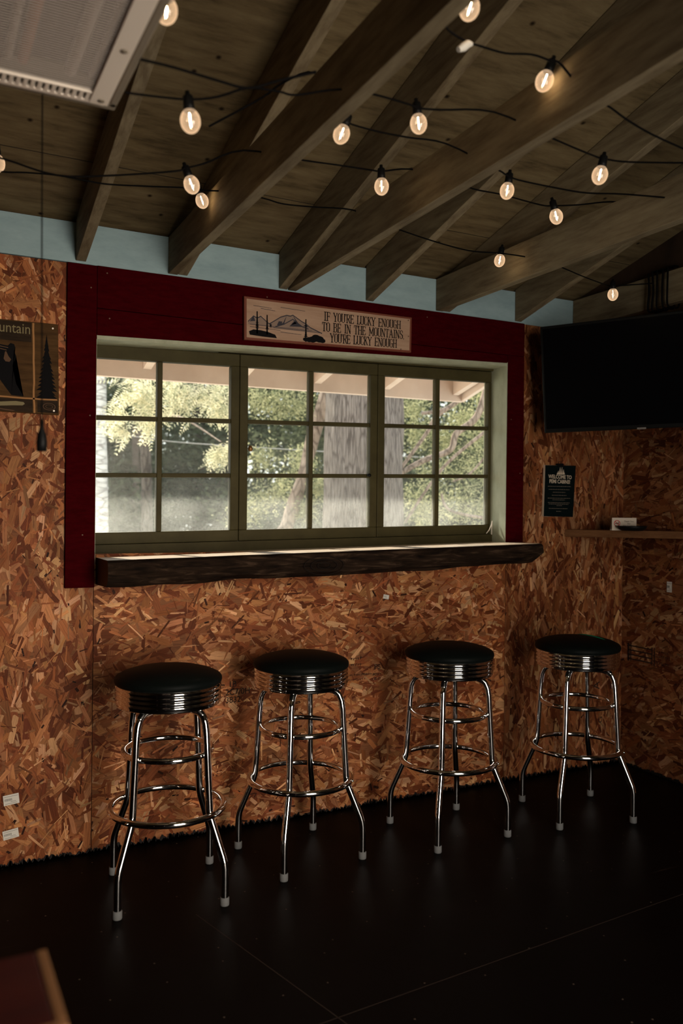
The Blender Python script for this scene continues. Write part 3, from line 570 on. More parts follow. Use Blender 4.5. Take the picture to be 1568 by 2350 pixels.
LAB = dict(A='string of small globe bulbs nearest the pale blue frieze', B='second string of globe bulbs out from the blue frieze', C='third string of globe bulbs out from the frieze, under the middle joist',
           D='fourth string of globe bulbs, hung just beyond the heater', E='string of largest looking globe bulbs, nearest overhead beside the heater')
def bulb_meshes():
    g = MB(); r = .0206
    prof = [(.0085, 0), (.0090, -.004), (.0105, -.008)] + [(r * math.cos(a), -.031 - r * 1.2 * math.sin(a)) for a in [math.radians(t) for t in (-52, -38, -24, -10, 4, 18, 32, 46, 60, 72, 83, 89.5)]]
    g.lathe(list(reversed(prof)), 20)
    f = MB()
    f.tube([(-.0024, 0, -.016), (-.0030, 0, -.041)], .0010, 6); f.tube([(.0024, 0, -.016), (.0030, 0, -.041)], .0010, 6); f.tube([(-.003, 0, -.041), (.003, 0, -.041)], .0007, 6)
    s = MB(); s.lathe([(.0, .030), (.0045, .030), (.0055, .022), (.0105, .019), (.0112, .0), (.0118, -.010), (.0, -.010)], 14)
    return g, f, s
G0, F0, S0 = bulb_meshes(); first = None
for key, pts in WIRES.items():
    c = empty('string_light', pts[len(pts) // 2]); tag(c, LAB[key], 'string light', 'string lights across the ceiling'); off = Vector(c.location)
    mb = MB(); mb.tube([Vector(p) - off for p in spline(pts, 4)], .0026, 6)
    if key == 'E': mb.tube([Vector(p) - off for p in spline([[0.365, -1.62, 2.0924], [0.4283, -1.62, 2.0929], [0.5131, -1.62, 2.0889], [0.575, -1.62, 2.0893], [0.6387, -1.62, 2.119], [0.7192, -1.62, 2.1558]], 4)], .0030, 6)
    mb.build('cable', WIRE, c)
    for (k, P, S) in BULBS:
        if k != key: continue
        P, S = Vector(P), Vector(S); ax = (S - P).normalized()
        rot = ax.to_track_quat('Z', 'Y').to_matrix().to_4x4(); base = P + ax * .031
        M = Matrix.Translation(base - off) @ rot
        if first is None:
            so = S0.build('socket', BLACK, c); go = G0.build('bulb', BULBGLASS, so); fo = F0.build('filament', FILAMENT, so); first = (so, go, fo)
            so.matrix_local = M
        else:
            so = first[0].copy(); COL.objects.link(so); so.parent = c; so.matrix_local = M
            for q in first[1:]: n_ = q.copy(); COL.objects.link(n_); n_.parent = so
    if key == 'E':
        mb = MB(); q = Vector((1.012, -1.715, 2.235)) - off
        mb.tube([q + Vector((-.012, 0, -.008)), q, q + Vector((.012, 0, .010)), q + Vector((.022, 0, .012))], [.006, .009, .008, .004], 8); mb.build('cable_clip', PAPER, c)

# ------------------------------------------------------------------ bar stools
def make_stool():
    root = empty('bar_stool')
    mb = MB(); mb.lathe([(.0, .690), (.170, .690), (.1745, .694), (.1768, .702), (.1755, .710), (.170, .717), (.150, .727), (.115, .737), (.07, .743), (.03, .7455), (.0005, .746)], 56); mb.build('seat_cushion', VINYL, root)
    prof = [(.150, .6235), (.1690, .6240), (.1715, .628)]
    for i in range(4):
        z = .632 + i * .0148; prof += [(.1705, z), (.1732, z + .0030), (.1740, z + .0065), (.1732, z + .010), (.1705, z + .0130)]
    prof += [(.1705, .6915), (.165, .692)]
    mb = MB(); mb.lathe(prof, 64); mb.build('seat_band', CHROME, root)
    mb = MB(); mb.lathe([(.0, .6150), (.10, .6150), (.168, .6245), (.150, .632), (0, .632)], 40); mb.build('seat_plate', BLACK, root)
    RG, RT = .1865, .0108
    def ring(r, z, rt, name):
        m_ = MB(); m_.tube([(r * math.cos(a), r * math.sin(a), z) for a in [k * 2 * PI / 56 for k in range(56)]], rt, 10, closed=True)
        for k in range(4):
            a = k * PI / 2; e = r + rt * .9; m_.lathe([(.0, .0045), (.0042, .0032), (.006, 0), (.0042, -.0032), (0, -.0045)], 8, c=(e * math.cos(a), e * math.sin(a), z))
        return m_.build(name, CHROME, root)
    ring(RG, .281, RT, 'foot_ring'); ring(.1440, .468, .0100, 'brace_ring')
    for k in range(4):
        a = k * PI / 2; ca, sa = math.cos(a), math.sin(a)
        pr = [(.2355, .020), (.2355, .085), (.2350, .118), (.2325, .135), (.2270, .152), (.1800, .262), (.1740, .280), (.1715, .300), (.1560, .545), (.1520, .572), (.1420, .594), (.1260, .607), (.1050, .6115), (.0, .6115)]
        mb = MB(); mb.tube([(r * ca, r * sa, z) for r, z in pr], .0125, 12); lg = mb.build('leg', CHROME, root)
        mb = MB(); mb.lathe([(.0, 0), (.0135, 0), (.0148, .003), (.0148, .0245), (.0132, .0265), (.0118, .0265)], 16, c=(.2355 * ca, .2355 * sa, 0)); mb.build('foot_cap', RUBBER, lg)
    return root
st0 = make_stool(); GRP = 'chrome bar stools under the window ledge'
SPOTS = [(.7652, -.4066, 8.47, 'black topped chrome bar stool nearest the bear sign wall, the closest of the row'), (1.2837, -.3306, -3.79, 'black topped chrome bar stool, second in the row from the bear sign'),
         (1.9113, -.3745, 21.24, 'black topped chrome bar stool, third in the row from the bear sign'), (2.5182, -.4418, 20.98, 'chrome bar stool with a green scratch on its black seat, beside the room corner')]
for i, (x, y, a, lab) in enumerate(SPOTS):
    s = st0 if i == 0 else copy_tree(st0)
    s.location = (x, y, 0); s.rotation_euler = (0, 0, a); tag(s, lab, 'bar stool', GRP)
    if i == 3:
        mb = MB(); q = [Vector((.056 + .0105 * t, .061 - .1505 * t, 0)) for t in [j / 8 for j in range(9)]]
        q = [Vector((p.x, p.y, .7475 - .0165 * (p.xy.length / .15) ** 2)) for p in q]
        M = Matrix.Rotation(-a, 3, 'Z'); mb.tube([M @ p for p in q], [.0005, .0016, .0024, .0028, .003, .003, .0026, .0018, .0005], 6); mb.build('seat_scratch', GREENV, s)

# ------------------------------------------------------------------ television
def television():
    W, Hh, D = .86, .478, .045
    root = empty('television', (2.575, -.150, 1.63)); tag(root, 'large black television tilted down on its wall arm in the corner', 'television')
    ex = Vector((.485, -.875, 0)).normalized(); nrm = Vector((-ex.y * -1, 0, 0)); nrm = Vector((-.875, -.485, 0)).normalized()
    tilt = math.radians(8.6); ez = (Vector((0, 0, 1)) * math.cos(tilt) + nrm * math.sin(tilt)).normalized(); en = ex.cross(ez) * -1
    if en.dot(nrm) < 0: en = -en
    ez = ez; P = lambda a, b, c: ex * a + ez * b + en * c
    def slab(a0, a1, b0, b1, c0, c1, name, m, par, bev=0.0):
        mb = MB(); mb.hexa([P(a0, b0, c1), P(a1, b0, c1), P(a1, b0, c0), P(a0, b0, c0), P(a0, b1, c1), P(a1, b1, c1), P(a1, b1, c0), P(a0, b1, c0)]); return mb.build(name, m, par, bevel=bev)
    slab(0, W, 0, Hh, -D, 0, 'cabinet', BLACK, root, .004)
    slab(.012, W - .012, .018, Hh - .012, 0, .0012, 'screen', SCREEN, root)
    slab(.415, .452, -.001, .007, 0, .003, 'badge', SILVER, root)
    slab(.25, .60, .12, .36, -D - .03, -D, 'back_box', BLACK, root)
    mb = MB(); a = P(.42, .24, -D - .02); e = Vector((XR - 2.575, -.55 + .15, a.z)); mb.tube([a, a * .5 + e * .5 + Vector((.0, .03, 0)), e], .018, 8); mb.build('mount_arm', BLACK, root)
television()

# ------------------------------------------------------------------ corner shelf and what stands on it
mb = MB(); z0, z1 = 1.150, 1.185
mb.add([(2.835, -.001, z0), (3.218, -.40, z0), (3.218, -.001, z0), (2.835, -.001, z1), (3.218, -.40, z1), (3.218, -.001, z1)], [(0, 2, 1), (3, 4, 5), (0, 1, 4, 3), (1, 2, 5, 4), (2, 0, 3, 5)])
tag(mb.build('corner_shelf', SHELFW, bevel=.002), 'brown wooden corner shelf holding the no smoking card', 'shelf')
def no_smoking():
    root = empty('card', (3.012, -.213, 1.1852)); tag(root, 'small cream no smoking card standing on the corner shelf', 'card')
    ex = Vector((.8913, -.4535, 0)); ez = Vector((0, 0, 1)); n_ = Vector((-.4535, -.8913, 0)); w, h = .116, .060
    mb = MB(); P = lambda a, b, c: ex * a + ez * b + n_ * c
    mb.hexa([P(-w / 2, 0, .0006), P(w / 2, 0, .0006), P(w / 2, 0, -.0006), P(-w / 2, 0, -.0006), P(-w / 2, h, .0006), P(w / 2, h, .0006), P(w / 2, h, -.0006), P(-w / 2, h, -.0006)])
    mb.hexa([P(-w / 2, 0, -.028), P(w / 2, 0, -.028), P(w / 2, 0, -.029), P(-w / 2, 0, -.029), P(-w / 2, h, -.0006), P(w / 2, h, -.0006), P(w / 2, h, -.0014), P(-w / 2, h, -.0014)]); mb.build('folded_card', CARDW, root)
    mb = MB(); c = (-.034, .034); ro, ri = .0150, .0118
    for k in range(28):
        a0, a1 = k * 2 * PI / 28, (k + 1) * 2 * PI / 28
        mb.poly([P(c[0] + r * math.cos(a), c[1] + r * math.sin(a), .0012) for r, a in ((ro, a0), (ro, a1), (ri, a1), (ri, a0))])
    mb.poly([P(c[0] + u, c[1] + v, .0014) for u, v in ((-.0095, .0075), (-.0075, .0095), (.0095, -.0075), (.0075, -.0095))]); mb.build('prohibition_sign', REDINK, root)
    mb = MB(); mb.poly([P(c[0] + u, c[1] + v, .0010) for u, v in ((-.009, -.0025), (.008, -.0025), (.008, .0012), (-.009, .0012))])
    for u in (.004, .007): mb.poly([P(c[0] + u + a, c[1] + b, .0010) for a, b in ((0, .002), (.0014, .002), (.0018, .007), (.0004, .007))])
    mb.build('cigarette_symbol', INK, root)
    mb = MB()
    for i, t in enumerate(('Thank You', 'For', 'Not Smoking')): text_into(mb, t, .0105, P(.022, .040 - i * .0105, .0006), ex, ez, align='CENTER')
    mb.build('lettering', INK, root)
no_smoking()
mb = MB(); mb.lathe([(0, 0), (.048, 0), (.062, .009), (.0685, .020), (.066, .023), (.052, .019), (.0, .014)], 28, c=(3.012, -.262, 1.1855))
tag(mb.build('ashtray', BLACK), 'shallow black dish lying before the no smoking card on the corner shelf', 'dish')

# ------------------------------------------------------------------ signs
def frame_map(q, y):     # q: TL, TR, BL, BR as (x, z); returns P(u, v, lift) with u to the right, v up, both 0..1
    tl, tr, bl, br = q
    def P(u, v, l=0.0):
        a = (bl[0] + (br[0] - bl[0]) * u, bl[1] + (br[1] - bl[1]) * u); b = (tl[0] + (tr[0] - tl[0]) * u, tl[1] + (tr[1] - tl[1]) * u)
        return Vector((a[0] + (b[0] - a[0]) * v, y - l, a[1] + (b[1] - a[1]) * v))
    return P
STROKES = {  # tall narrow serifed capitals on a 0..1 box: (x0, y0, x1, y1, weight)
 'I': (.34, [(.17, 0, .17, 1, 2), (.04, 0, .30, 0, 1), (.04, 1, .30, 1, 1)]), 'F': (.50, [(.13, 0, .13, 1, 2), (.0, 0, .26, 0, 1), (.0, 1, .46, 1, 1), (.13, .52, .38, .52, 1), (.46, 1, .46, .80, 1), (.38, .62, .38, .44, 1)]),
 'Y': (.56, [(.06, 1, .27, .48, 2), (.49, 1, .27, .48, 1), (.27, .48, .27, 0, 2), (.14, 0, .40, 0, 1), (-.03, 1, .15, 1, 1), (.41, 1, .57, 1, 1)]), 'O': (.52, [(.08, .12, .08, .88, 2), (.44, .12, .44, .88, 2), (.08, .88, .20, 1, 1), (.20, 1, .32, 1, 1), (.32, 1, .44, .88, 1), (.08, .12, .20, 0, 1), (.20, 0, .32, 0, 1), (.32, 0, .44, .12, 1)]),
 'U': (.52, [(.08, .12, .08, 1, 2), (.43, .12, .43, 1, 2), (.08, .12, .18, 0, 1), (.18, 0, .33, 0, 1), (.33, 0, .43, .12, 1), (-.02, 1, .18, 1, 1), (.34, 1, .53, 1, 1)]), 'R': (.54, [(.10, 0, .10, 1, 2), (-.01, 0, .21, 0, 1), (-.01, 1, .36, 1, 1), (.36, 1, .44, .90, 1), (.44, .90, .44, .62, 2), (.44, .62, .34, .50, 1), (.34, .50, .10, .50, 1), (.26, .50, .48, 0, 2)]),
 'E': (.50, [(.10, 0, .10, 1, 2), (-.01, 0, .45, 0, 1), (-.01, 1, .44, 1, 1), (.10, .52, .35, .52, 1), (.44, 1, .44, .82, 1), (.45, 0, .45, .20, 1), (.35, .62, .35, .42, 1)]), 'L': (.46, [(.10, 0, .10, 1, 2), (-.01, 1, .22, 1, 1), (-.01, 0, .42, 0, 1), (.42, 0, .42, .26, 1)]),
 'C': (.50, [(.08, .12, .08, .88, 2), (.08, .88, .19, 1, 1), (.19, 1, .32, 1, 1), (.32, 1, .42, .90, 1), (.42, .90, .42, .70, 1), (.08, .12, .19, 0, 1), (.19, 0, .32, 0, 1), (.32, 0, .42, .10, 1), (.42, .10, .42, .30, 1)]), 'K': (.54, [(.10, 0, .10, 1, 2), (-.01, 0, .21, 0, 1), (-.01, 1, .21, 1, 1), (.10, .42, .43, 1, 1), (.22, .60, .47, 0, 2), (.36, 1, .52, 1, 1)]),
 'N': (.58, [(.09, 0, .09, 1, 1), (.47, 0, .47, 1, 1), (.09, 1, .47, 0, 2), (0, 0, .18, 0, 1), (.37, 1, .57, 1, 1), (-.02, 1, .10, 1, 1)]), 'G': (.54, [(.08, .12, .08, .88, 2), (.08, .88, .19, 1, 1), (.19, 1, .34, 1, 1), (.34, 1, .44, .90, 1), (.44, .90, .44, .72, 1), (.08, .12, .19, 0, 1), (.19, 0, .34, 0, 1), (.34, 0, .44, .10, 1), (.44, .10, .44, .46, 2), (.28, .46, .50, .46, 1)]),
 'H': (.58, [(.09, 0, .09, 1, 2), (.46, 0, .46, 1, 2), (.09, .52, .46, .52, 1), (0, 0, .19, 0, 1), (0, 1, .19, 1, 1), (.36, 0, .56, 0, 1), (.36, 1, .56, 1, 1)]), 'T': (.54, [(.26, 0, .26, 1, 2), (.14, 0, .38, 0, 1), (.02, 1, .50, 1, 1), (.02, 1, .02, .78, 1), (.50, 1, .50, .78, 1)]),
 'B': (.54, [(.10, 0, .10, 1, 2), (-.01, 1, .34, 1, 1), (-.01, 0, .36, 0, 1), (.34, 1, .42, .90, 1), (.42, .90, .42, .64, 2), (.42, .64, .34, .53, 1), (.10, .53, .36, .53, 1), (.36, .53, .45, .42, 1), (.45, .42, .45, .12, 2), (.45, .12, .36, 0, 1)]), 'M': (.70, [(.09, 0, .09, 1, 1), (.59, 0, .59, 1, 2), (.09, 1, .34, .22, 2), (.34, .22, .59, 1, 1), (0, 0, .19, 0, 1), (.49, 0, .69, 0, 1)]),
 'A': (.58, [(.27, 1, .06, 0, 1), (.27, 1, .48, 0, 2), (.13, .34, .41, .34, 1), (-.02, 0, .15, 0, 1), (.38, 0, .57, 0, 1)]), 'S': (.50, [(.42, .76, .42, .92, 1), (.42, .92, .32, 1, 1), (.32, 1, .17, 1, 1), (.17, 1, .08, .90, 1), (.08, .90, .08, .66, 2), (.08, .66, .42, .38, 2), (.42, .38, .42, .10, 2), (.42, .10, .32, 0, 1), (.32, 0, .17, 0, 1), (.17, 0, .07, .10, 1), (.07, .10, .07, .28, 1)]),
 ',': (.20, [(.08, .06, .08, -.08, 1)]), "'": (.16, [(.07, 1.0, .07, .80, 1)]), ' ': (.42, [])}
def stroke_text(mb, P, txt, u0, u1, v0, v1, aspect, lift):
    tot = sum(STROKES[c][0] for c in txt); x = 0.0; k = (u1 - u0) / tot; hv = v1 - v0
    for c in txt:
        w, segs = STROKES[c]
        for (a, b, c2, d, wt) in segs:
            p, q = Vector((u0 + (x + a) * k, v0 + b * hv)), Vector((u0 + (x + c2) * k, v0 + d * hv))
            e = Vector(((q - p).x * aspect, (q - p).y)); l = e.length or 1; e /= l; th = (0.075 if wt == 1 else 0.125) * hv
            n_ = Vector((-e.y / aspect, e.x)) * th / 2; ex_ = Vector((e.x / aspect, e.y)) * th * .35
            mb.poly([P(*(p - n_ - ex_), lift), P(*(q - n_ + ex_), lift), P(*(q + n_ + ex_), lift), P(*(p + n_ - ex_), lift)])
        x += w
def lucky_sign():
    root = empty('mountain_sign', (0, 0, 0)); tag(root, 'wooden sign with a mountain picture and the words about lucky enough, over the window', 'sign')
    q = ((1.156, 2.108), (1.930, 2.110), (1.158, 1.937), (1.928, 1.957)); y0 = -.0185; TH = .016
    P = frame_map(q, y0)
    mb = MB(); mb.hexa([P(0, 0, TH), P(1, 0, TH), P(1, 0, 0), P(0, 0, 0), P(0, 1, TH), P(1, 1, TH), P(1, 1, 0), P(0, 1, 0)]); mb.build('sign_board', SIGNEDGE, root, bevel=.002)
    mb = MB(); e, f = .013, .055; mb.poly([P(e, f, TH + .0008), P(1 - e, f, TH + .0008), P(1 - e, 1 - f, TH + .0008), P(e, 1 - f, TH + .0008)]); mb.build('sign_face', SIGNW, root)
    lf = TH + .0014; mb = MB(); A = .774 / .162
    stroke_text(mb, P, "IF YOU'RE LUCKY ENOUGH", .450, .928, .640, .855, A, lf); stroke_text(mb, P, "TO BE IN THE MOUNTAINS,", .440, .952, .370, .590, A, lf); stroke_text(mb, P, "YOU'RE LUCKY ENOUGH", .488, .905, .105, .325, A, lf)
    mb.build('lettering', INK, root)
    mb = MB(); R = random.Random(4)
    ground = [(.025, .20), (.05, .25), (.09, .245), (.13, .22), (.17, .17), (.18, .09), (.10, .10), (.03, .12)]; mb.poly([P(u, v, lf) for u, v in ground])
    mb.build('painted_bank', INK, root); mb = MB()
    for cx, cv, r in ((.345, .12, .016), (.365, .12, .020), (.385, .13, .024), (.405, .17, .028), (.425, .15, .026), (.442, .12, .018)):
        mb.poly([P(cx + r * math.cos(a) * (1 + .1 * R.random()), cv + r * 3.2 * math.sin(a), lf + .0001 * cx) for a in [k * 2 * PI / 14 for k in range(14)]])
    mb.build('painted_bush', INK, root); mb = MB()
    for u, v0, v1, w in ((.070, .20, .68, .0105), (.125, .20, .62, .0085), (.345, .10, .62, .0105)):
        mb.poly([P(u - .0045, v0 - .04, lf), P(u + .0045, v0 - .04, lf), P(u + .003, v1, lf), P(u - .003, v1, lf)])
        n_ = 9
        for k in range(n_):
            v = v0 + .10 + (v1 - v0 - .1) * k / n_; ww = w * (1 - .75 * k / n_) * R.uniform(.7, 1.1)
            mb.poly([P(u - ww, v - .02, lf + .0001), P(u + ww, v - .02, lf + .0001), P(u, v + .05, lf + .0001)])
        mb.build('painted_tree', INK, root); mb = MB()
    mb = MB()
    for ridge, b in (([(.02, .42), (.05, .56), (.07, .52), (.09, .57), (.13, .43), (.15, .40)], .36), ([(.14, .42), (.20, .60), (.235, .66), (.255, .65), (.27, .68), (.32, .55), (.345, .50), (.37, .42), (.44, .30)], .32)):
        mb.poly([P(u, v, lf - .0003) for u, v in ridge] + [P(ridge[-1][0], b - .02, lf - .0003), P(ridge[0][0], b, lf - .0003)])
    mb.build('painted_mountains', INKPALE, root)
    mb = MB()
    for tri in (((.235, .66), (.215, .48), (.20, .42), (.22, .44)), ((.27, .68), (.30, .50), (.26, .44), (.285, .54)), ((.28, .56), (.33, .42), (.25, .40)), ((.345, .50), (.36, .42), (.33, .44)), ((.05, .56), (.06, .45), (.03, .43)), ((.19, .50), (.21, .50), (.205, .40), (.18, .40))):
        mb.poly([P(u, v, lf) for u, v in tri])
    for ridge in ([(.02, .42), (.05, .56), (.07, .52), (.09, .57), (.13, .43), (.15, .40)], [(.14, .42), (.20, .60), (.235, .66), (.255, .65), (.27, .68), (.32, .55), (.345, .50), (.37, .42), (.44, .30)], [(.17, .36), (.22, .44), (.27, .58), (.31, .44), (.36, .38)]):
        for (a, b), (c, d) in zip(ridge, ridge[1:]): mb.poly([P(a, b - .012, lf + .0001), P(c, d - .012, lf + .0001), P(c, d + .014, lf + .0001), P(a, b + .014, lf + .0001)])
    for v, a, b in ((.36, .03, .38), (.33, .16, .44), (.30, .03, .20), (.24, .20, .32), (.75, .09, .17), (.80, .05, .15), (.83, .20, .34)):
        mb.poly([P(a, v, lf), P(b, v - .02, lf), P(b, v - .01, lf), P(a, v + .012, lf)])
    mb.build('painted_shading', INKBLUE, root)
    for u, v in ((.975, .90), (.978, .45), (.93, .07)):
        mb = MB(); mb.tube([P(u, v, lf), P(u, v, lf + .002)], .0028, 8); mb.build('nail', NAIL, root)
lucky_sign()

def bear_sign():
    root = empty('lodge_sign'); tag(root, 'dark wooden lodge sign with a black bear and pine tree beside the maroon casing', 'sign')
    X0, X1, Z0, Z1 = -.105, .466, 1.600, 1.925; y0 = -.002; TH = .010
    P = frame_map(((X0, Z1 - .004), (X1 - .006, Z1), (X0, Z0 + .006), (X1, Z0)), y0); u_ = lambda x: (x - X0) / (X1 - X0); v_ = lambda z: (z - Z0) / (Z1 - Z0)
    Q = lambda x, z, l=TH: P(u_(x), v_(z), l)
    mb = MB(); mb.hexa([P(0, 0, TH), P(1, 0, TH), P(1, 0, 0), P(0, 0, 0), P(0, 1, TH), P(1, 1, TH), P(1, 1, 0), P(0, 1, 0)]); mb.build('sign_board', LODGE, root, bevel=.003)
    mb = MB(); l = TH + .0006
    for a, b, c, d in ((-.10, .374, 1.852, 1.921), (-.10, .376, 1.603, 1.648), (.392, .462, 1.606, 1.650)): mb.poly([Q(a, c, l), Q(b, c, l), Q(b, d, l), Q(a, d, l)])
    mb.build('dark_panel', LODGEDARK, root)
    mb = MB(); R = random.Random(2)
    def wav(pts, w):
        for i in range(len(pts) - 1):
            (a, b), (c, d) = pts[i], pts[i + 1]; e = Vector((c - a, d - b)).normalized() * w; mb.poly([Q(a + e.y, b - e.x, l + .0006), Q(c + e.y, d - e.x, l + .0006), Q(c - e.y, d + e.x, l + .0006), Q(a - e.y, b + e.x, l + .0006)])
    wav([(.381 + R.uniform(-.0012, .0012), 1.602 + t * .0266) for t in range(13)], .0032); wav([(-.10 + t * .028, 1.653 + R.uniform(-.0012, .0012)) for t in range(21)], .0028)
    mb.build('seam_strip', ROPEC, root)
    mb = MB(); text_into(mb, 'Mountain', .052, Q(.372, 1.880, l + .0004), (1, 0, 0), (0, 0, 1), align='RIGHT', squeeze=.82); mb.build('lettering', OLDGOLD, root)
    mb = MB(); l2 = l + .0004
    body = [(.150, 1.660), (.195, 1.664), (.213, 1.690), (.232, 1.715), (.262, 1.722), (.284, 1.690), (.306, 1.660), (.346, 1.658), (.338, 1.672), (.322, 1.700), (.314, 1.740), (.310, 1.765), (.318, 1.782), (.322, 1.800), (.315, 1.816), (.320, 1.828), (.316, 1.840), (.304, 1.843), (.295, 1.833), (.270, 1.836), (.252, 1.833), (.244, 1.842), (.232, 1.840), (.228, 1.828), (.233, 1.815), (.226, 1.795), (.205, 1.785), (.150, 1.788), (.09, 1.780), (.06, 1.74), (.055, 1.66), (.10, 1.66), (.112, 1.70), (.140, 1.70)]
    bm = bmesh.new(); vsb = [bm.verts.new(Q(x, z, l2)) for x, z in body]; f = bm.faces.new(vsb); bmesh.ops.triangulate(bm, faces=[f]); bm.normal_update(); [g.normal_flip() for g in bm.faces if g.normal.y > 0]; bm.verts.index_update()
    mb.add([v.co for v in bm.verts], [tuple(v.index for v in f.verts) for f in bm.faces]); bm.free(); mb.build('bear_figure', INK, root)
    mb = MB()
    mb.poly([Q(x, z, l2 + .0006) for x, z in ((.286, 1.812), (.290, 1.812), (.297, 1.796), (.306, 1.785), (.300, 1.776), (.287, 1.777), (.281, 1.786))])
    for c, k in ((0, 1.0), (.009, .8)): mb.poly([Q(.272 + (x - .272) * k, z - c, l2 + .0006) for x, z in ((.236, 1.818), (.250, 1.828), (.270, 1.831), (.296, 1.827), (.296, 1.8245), (.270, 1.828), (.252, 1.825), (.238, 1.815))])
    mb.build('bear_face', TWIG, root)
    mb = MB()
    for k in range(15):
        z = 1.660 + k * .0142; w = .037 * (1 - k / 15.8) * R.uniform(.8, 1.15)
        mb.poly([Q(.425 - w, z - .004, l2 + .00004 * k), Q(.425 + w, z - .006, l2 + .00004 * k), Q(.4265, z + .026, l2 + .00004 * k)])
    mb.build('tree_figure', INK, root)
    mb = MB(); mb.poly([Q(x, z, l2) for x, z in ((.19, 1.622), (.25, 1.632), (.32, 1.640), (.346, 1.638), (.350, 1.632), (.343, 1.626), (.31, 1.624), (.25, 1.618), (.19, 1.616))]); mb.build('paddle_figure', OLDGOLD, root)
    mb = MB(); mb.poly([Q(x, z, l2) for x, z in ((.19, 1.618), (.19, 1.614), (.31, 1.604), (.318, 1.607))]); mb.build('twig_figure', TWIG, root); mb = MB()
    for cx, cz, rx, rz in ((.432, 1.628, .022, .013), (.432, 1.628, .013, .007)):
        for k in range(20):
            a0, a1 = k * PI / 10, (k + 1) * PI / 10; mb.poly([Q(cx + r * rx * math.cos(a), cz + r * rz * math.sin(a), l2) for r, a in ((1, a0), (1, a1), (.86, a1), (.86, a0))])
    mb.build('fish_figure', TWIG, root)
    for x, z in ((.447, 1.908), (.448, 1.614)):
        mb = MB(); mb.tube([Q(x, z, TH), Q(x, z, TH + .003)], .0032, 10); mb.build('screw_head', GRILLEM, root)
bear_sign()

def welcome_sign():
    root = empty('welcome_sign'); tag(root, 'narrow dark green welcome sign with pale lettering hanging by a clip beside the shelf', 'sign')
    P = frame_map(((2.697, 1.494), (2.889, 1.497), (2.690, 1.248), (2.874, 1.246)), -.003); TH = .012
    mb = MB(); mb.hexa([P(0, 0, TH), P(1, 0, TH), P(1, 0, 0), P(0, 0, 0), P(0, 1, TH), P(1, 1, TH), P(1, 1, 0), P(0, 1, 0)]); mb.build('sign_board', CREAM, root)
    mb = MB(); l = TH + .0006; mb.poly([P(.004, .002, l), P(1, 0, l), P(1, 1, l), P(.004, .998, l)]); mb.build('sign_face', DARKTEAL, root)
    mb = MB(); text_into(mb, 'WELCOME TO', .0252, P(.500, .742, l), (1, 0, -.01), (0, 0, 1), align='CENTER', squeeze=.88, bold=.0004); text_into(mb, 'PEMI CABINS!', .0252, P(.495, .650, l), (1, 0, -.01), (0, 0, 1), align='CENTER', squeeze=.86, bold=.0004); mb.build('lettering', CREAM, root)
    mb = MB(); R = random.Random(6)
    for v, a, b in ((.585, .11, .87), (.525, .14, .84), (.470, .28, .70), (.412, .25, .74), (.355, .12, .87), (.322, .28, .70), (.268, .13, .86), (.240, .16, .82), (.212, .42, .60), (.155, .17, .80), (.100, .42, .58)):
        u = a
        while u < b:
            w = R.uniform(.02, .075); mb.poly([P(u, v, l + .0004), P(min(u + w, b), v, l + .0004), P(min(u + w, b), v + .009, l + .0004), P(u, v + .009, l + .0004)]); u += w + .013
    mb.build('small_print', mat('dim_print', (0.16, 0.13, 0.10), 0.7), root)
    mb = MB()
    for u, h, w in ((.43, .075, .035), (.485, .145, .038), (.545, .150, .030), (.60, .105, .036), (.40, .04, .02), (.63, .05, .02)):
        for k in range(4):
            v0 = .822 + h * k / 4 * .8; ww = w * (1 - k / 4.6); mb.poly([P(u - ww, v0, l + .0004 + .0001 * k), P(u + ww, v0, l + .0004 + .0001 * k), P(u, v0 + h * .42, l + .0004 + .0001 * k)])
    mb.build('pine_emblem', CREAM, root)
    mb = MB(); mb.hexa([P(.40, .965, TH + .006), P(.58, .965, TH + .006), P(.58, .965, -.001), P(.40, .965, -.001), P(.40, 1.035, TH + .004), P(.58, 1.035, TH + .004), P(.58, 1.035, -.001), P(.40, 1.035, -.001)]); mb.tube([P(.45, 1.03, .008), P(.46, 1.075, .006), P(.52, 1.075, .006), P(.53, 1.03, .008)], .0012, 6); mb.build('clip', BLACK, root)
welcome_sign()

def sticker(name, O, X, Y, w, h, label, seed, rot=0.0):
    O, X, Y = Vector(O), Vector(X), Vector(Y); Z = X.cross(Y); R = random.Random(seed)
    c, s = math.cos(rot), math.sin(rot); X, Y = X * c + Y * s, Y * c - X * s
    root = empty(name, O); tag(root, label, 'sticker', 'barcode stickers on the strand board')
    P = lambda a, b, l: X * a + Y * b + Z * l
    mb = MB(); mb.poly([P(0, 0, .0004), P(w, 0, .0004), P(w, h, .0004), P(0, h, .0004)]); mb.poly([P(0, 0, 0), P(0, h, 0), P(w, h, 0), P(w, 0, 0)]); mb.build('label_paper', PAPER, root)
    mb = MB(); a = .07 * w
    while a < .56 * w:
        b = R.uniform(.008, .026) * w; mb.poly([P(a, .40 * h, .0009), P(a + b, .40 * h, .0009), P(a + b, .64 * h, .0009), P(a, .64 * h, .0009)]); a += b + R.uniform(.006, .02) * w
    for v, a0, a1 in ((.80, .06, .95), (.28, .45, .8), (.12, .1, .85)): mb.poly([P(a0 * w, v * h, .0009), P(a1 * w, v * h, .0009), P(a1 * w, (v + .045) * h, .0009), P(a0 * w, (v + .045) * h, .0009)])
    mb.build('print', GREYINK, root)
sticker('barcode_sticker', (.293, -.0035, .219), (1, 0, 0), (0, 0, 1), .052, .036, 'upper of two white barcode stickers low on the strand board wall', 1, .10)
sticker('barcode_sticker', (.293, -.0035, .098), (1, 0, 0), (0, 0, 1), .052, .032, 'lower of two white barcode stickers low on the strand board wall', 2, .14)
